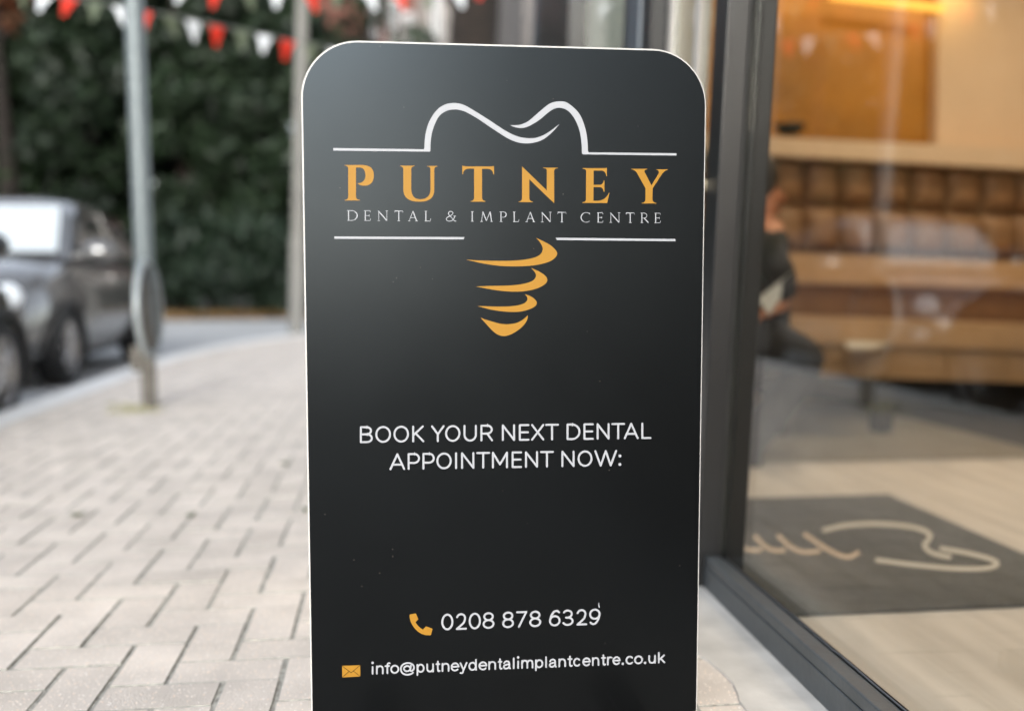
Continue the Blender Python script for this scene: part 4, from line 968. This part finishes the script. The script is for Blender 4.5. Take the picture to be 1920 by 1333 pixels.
# trees along the other side of the road (they show in the shop glass)
for k, (y, h) in enumerate([(-7, 7.5), (0.5, 8.5), (7.0, 7.8), (13.5, 8.8)]):
    tree('roadside_tree', 'roadside evergreen across the road, ' + ['behind the camera', 'level with the camera', 'opposite the parked cars', 'beyond the parked cars'][k], -12.0, y, h, 2.4, 'leaf', 5000, low=0.8, size=0.2, group='roadside trees across the road')
# ivy hedge
cs_, rs_ = [], []
for k in range(90):
    f = k / 89; cs_.append((lerp(-11.5, 0.8, f), 21.0 + random.uniform(-0.25, 0.3), random.uniform(0.2, 1.9))); rs_.append(random.uniform(0.45, 0.75))
hd_ = thing('ivy_hedge', 'ivy covered hedge along the far side of the road', 'hedge', (-5, 21, -0.16))
link('foliage', leaf_mesh('foliage', cs_, rs_, 15000, 0.10, M['ivy']), hd_)
fw = MB()
for k in range(40): x = lerp(-11.3, 0.6, k / 39); fw.tube([(x, 21.1, -0.2), (x + random.uniform(-.2, .2), 21.1, 1.6)], [0.05, 0.02], 6)
fw.build('stems', M['bark'], hd_)
cs_ = [(random.uniform(-11.5, 1), random.uniform(20.3, 21.2), -0.06) for _ in range(70)]
lt_ = link('leaf_litter', leaf_mesh('leaf_litter', cs_, [0.4] * 70, 5000, 0.07, M['litter'], squash=0.18)); tag(lt_, 'orange fallen leaves at the foot of the hedge', 'leaves', None, 'stuff')
# street tree behind the board
bt = Vector((0.86, 11.2, 0)); st_ = thing('street_tree', 'thick dark street tree trunk rising behind the top of the board', 'tree', bt)
MB().tube([bt + Vector((0, 0, -.1)), bt + Vector((0, 0, .4)), bt + Vector((-0.03, -0.1, 2.0)), bt + Vector((0.05, -0.2, 3.4)), bt + Vector((0.2, -.3, 5.2))], [0.42, 0.31, 0.26, 0.27, 0.2], 18).tube([bt + Vector((0.05, -.2, 3.4)), bt + Vector((-0.9, -.3, 5.4))], [0.17, 0.06], 10).build('trunk', M['bark'], st_)
cs_ = [(bt.x + random.uniform(-2, 2), bt.y + random.uniform(-2, 2), random.uniform(5.2, 7.6)) for _ in range(22)]
link('crown', leaf_mesh('crown', cs_, [0.8] * 22, 4000, 0.10, M['leaf']), st_)
# brick house beyond the junction
hs2 = thing('brick_house', 'red brick house with white windows beyond the junction', 'house', (1.5, 29, -0.16))
MB().box(-2.6, 0.7, 28.0, 34.0, -0.3, 9.2).build('wall', M['brick'], hs2)
MB().prism([(-3.0, 27.6, 9.2), (-3.0, 34.4, 9.2), (-3.0, 31, 12.0)], (4.0, 0, 0)).build('roof', M['slate'], hs2)
MB().box(-0.6, 0.1, 29.5, 30.3, 9.5, 12.8).build('chimney', M['brick'], hs2)
def house_windows(house, rows, yf):
    for (px0, px1, z0, z1) in rows:
        x0, x1 = at_y(px0, 100, yf - 0.02).x, at_y(px1, 100, yf - 0.02).x
        w_ = MB().box(x0, x1, yf - 0.10, yf - 0.005, z0, z1).build('window', M['white_paint'], house)
        for q in range(2):
            a = lerp(x0, x1, (q + 0.18) / 2); b = lerp(x0, x1, (q + 0.82) / 2)
            MB().box(a, b, yf - 0.115, yf - 0.103, z0 + 0.15, z1 - 0.15).build('pane', M['dull_pane'], w_)
        MB().box(x0 - .1, x1 + .1, yf - 0.18, yf - 0.005, z0 - 0.12, z0 - 0.004).build('window_sill', M['white_paint'], w_)
house_windows(hs2, [(690, 712, 6.8, 8.0), (728, 752, 7.0, 8.3), (757, 776, 6.9, 7.9), (716, 760, 2.6, 4.6)], 28.0)
rh = thing('terraced_house', 'grey brown house with narrow white windows between the brick house and the tree trunk', 'house', (3.4, 30, -0.16))
MB().box(0.75, 6.0, 28.6, 34.0, -0.3, 9.6).build('wall', M['wall'], rh)
MB().prism([(0.72, 28.2, 9.6), (0.72, 34.4, 9.6), (0.72, 31.3, 12.2)], (5.6, 0, 0)).build('roof', M['slate'], rh)
house_windows(rh, [(808, 828, 6.3, 8.9), (922, 946, 6.6, 8.6), (806, 840, 2.6, 4.6), (922, 950, 2.6, 4.6)], 28.6)
# pale rendered building next to the shop
nb = thing('rendered_building', 'pale rendered building beyond the end of the shop', 'building', (3.0, 18, -0.16))
MB().box(2.3, 9, 17.5, 24, -0.3, 8.0).build('wall', M['wall'], nb)
for x0 in (2.9, 4.6): 
    w_ = MB().box(x0, x0 + 0.9, 17.40, 17.495, 3.0, 4.8).build('window', M['white_paint'], nb)
    MB().box(x0 + .1, x0 + .8, 17.385, 17.397, 3.1, 4.7).build('pane', M['dull_pane'], w_)

# ------------------------------------------------------------------ bunting
def bunting(label, pts, pattern, size):
    """pts: world points of the cord; flags hang from it"""
    cv = [Vector(p) for p in pts]; L_ = [0]
    for a, b in zip(cv, cv[1:]): L_.append(L_[-1] + (b - a).length)
    def pos(s):
        for i in range(len(cv) - 1):
            if s <= L_[i + 1]: return cv[i].lerp(cv[i + 1], (s - L_[i]) / (L_[i + 1] - L_[i]))
        return cv[-1]
    bt_ = thing('bunting', label, 'bunting', cv[0], 'bunting strung over the street')
    MB().tube(cv, 0.008, 6).build('cord', M['cord'], bt_)
    step, w, h = size; s = step * 0.3; k = 0
    while s + w < L_[-1]:
        a, b = pos(s), pos(s + w); c_ = (a + b) / 2 - Vector((0, 0, h)); n = Vector((random.uniform(-.06, .06), random.uniform(-.10, .10), 0))
        MB().prism([a, b, (b * 0.45 + c_ * 0.55) + n * 0.6, c_ + (b - a) * 0.10 + n, c_ - (b - a) * 0.10 + n, (a * 0.45 + c_ * 0.55) + n * 0.6], (0, 0.002, 0)).build('flag', M[pattern[k % len(pattern)]], bt_)
        s += step; k += 1
def sag(a, b, d, n=14):
    return [Vector(a).lerp(Vector(b), i / n) - Vector((0, 0, d * 4 * (i / n) * (1 - i / n))) for i in range(n + 1)]
WRG = ['flag_white', 'flag_red', 'flag_green']
# cord one: measured flags at (225,14) .. (485,70) ; white flags are one cycle of three apart
Y1 = 9.0
c1 = [at_y(-330, -150, Y1), at_y(-80, -55, Y1), at_y(80, -12, Y1), at_y(225, 12, Y1), at_y(362, 38, Y1), at_y(485, 64, Y1), at_y(600, 86, Y1), at_y(760, 120, Y1), at_y(830, 138, Y1 + 0.6)]
stp = (at_y(362, 38, Y1) - at_y(225, 12, Y1)).length / 3
fw_, fh_ = 0.140, 0.165
# start so that a white flag is centred on px 225
l0 = sum((b - a).length for a, b in zip(c1[:3], c1[1:4]))
def bunting_phase(label, cv, sc, wpos, step):
    k0 = (wpos - fw_ / 2) / step; off = (k0 - math.floor(k0)) * step; first = int(math.floor(k0)) % 3
    pat = [WRG[(k - first) % 3] for k in range(3)]
    cv = list(cv); t = (cv[1] - cv[0]).normalized(); s0 = off - step * 0.3
    cv[0] = cv[0] + t * s0
    bunting(label, cv, pat, (step, fw_, fh_))
bunting_phase('bunting cord with red, white and sage flags passing behind the steel post', c1, 1, l0, stp)
Y2 = 8.2
c2 = [at_y(40, -260, Y2), at_y(180, -130, Y2), at_y(290, -50, Y2), at_y(345, -26, Y2), at_y(520, -20, Y2), at_y(690, -16, Y2), at_y(860, -20, Y2), at_y(1000, -60, Y2)]
l0 = sum((b - a).length for a, b in zip(c2[:4], c2[1:5]))
bunting_phase('bunting cord with red, white and sage flags along the top of the photo', c2, 1, l0, (at_y(690, -16, Y2) - at_y(520, -20, Y2)).length / 3)
Y3 = 6.6
c3 = [Vector((-7.5, Y3, 4.2)), Vector((-5.5, Y3, 3.7)), Vector((-3.5, Y3, 3.35)), Vector((-1.5, Y3, 3.5)), Vector((0.5, Y3, 4.0))]
bunting('bunting cord crossing the street above the parked cars', c3, WRG, (0.27, fw_, fh_))

# ------------------------------------------------------------------ small things on the paving
def small_leaf(px, py, sz, label, rot):
    sz *= 1.3
    p = at_z(px, py, 0.004); c_, s_ = math.cos(rot), math.sin(rot)
    pr_ = [(-1, 0), (-.5, .34), (.1, .42), (.7, .22), (1.1, 0), (.7, -.25), (.1, -.4), (-.5, -.3)]
    v = [Vector((p.x + sz * (x * c_ - y * s_), p.y + sz * (x * s_ + y * c_), p.z + sz * (0.35 * x * x + 0.6 * abs(y)))) for x, y in pr_]
    ctr = Vector((p.x, p.y, p.z))
    o = MB().add(v + [ctr], [(i, (i + 1) % 8, 8) for i in range(8)], True).build('fallen_leaf', M['green_leaf'])
    tag(o, label, 'leaf', 'small green leaves on the paving')
small_leaf(145, 968, 0.022, 'small green leaf on the paving nearest the left edge', 0.4)
small_leaf(357, 969, 0.020, 'small green leaf on the paving midway between kerb and board', 1.2)
small_leaf(574, 958, 0.018, 'small green leaf on the paving against the left edge of the board', 2.2)
small_leaf(534, 871, 0.022, 'small green leaf on the paving, the farthest one', 0.1)
cs_ = [at_z(random.uniform(205, 300), random.uniform(755, 775), 0.002)[:] for _ in range(60)]
ms = link('moss', leaf_mesh('moss', cs_, [0.035] * 60, 420, 0.007, M['moss'], squash=0.06)); tag(ms, 'yellow green moss around the foot of the steel post', 'moss', None, 'stuff')
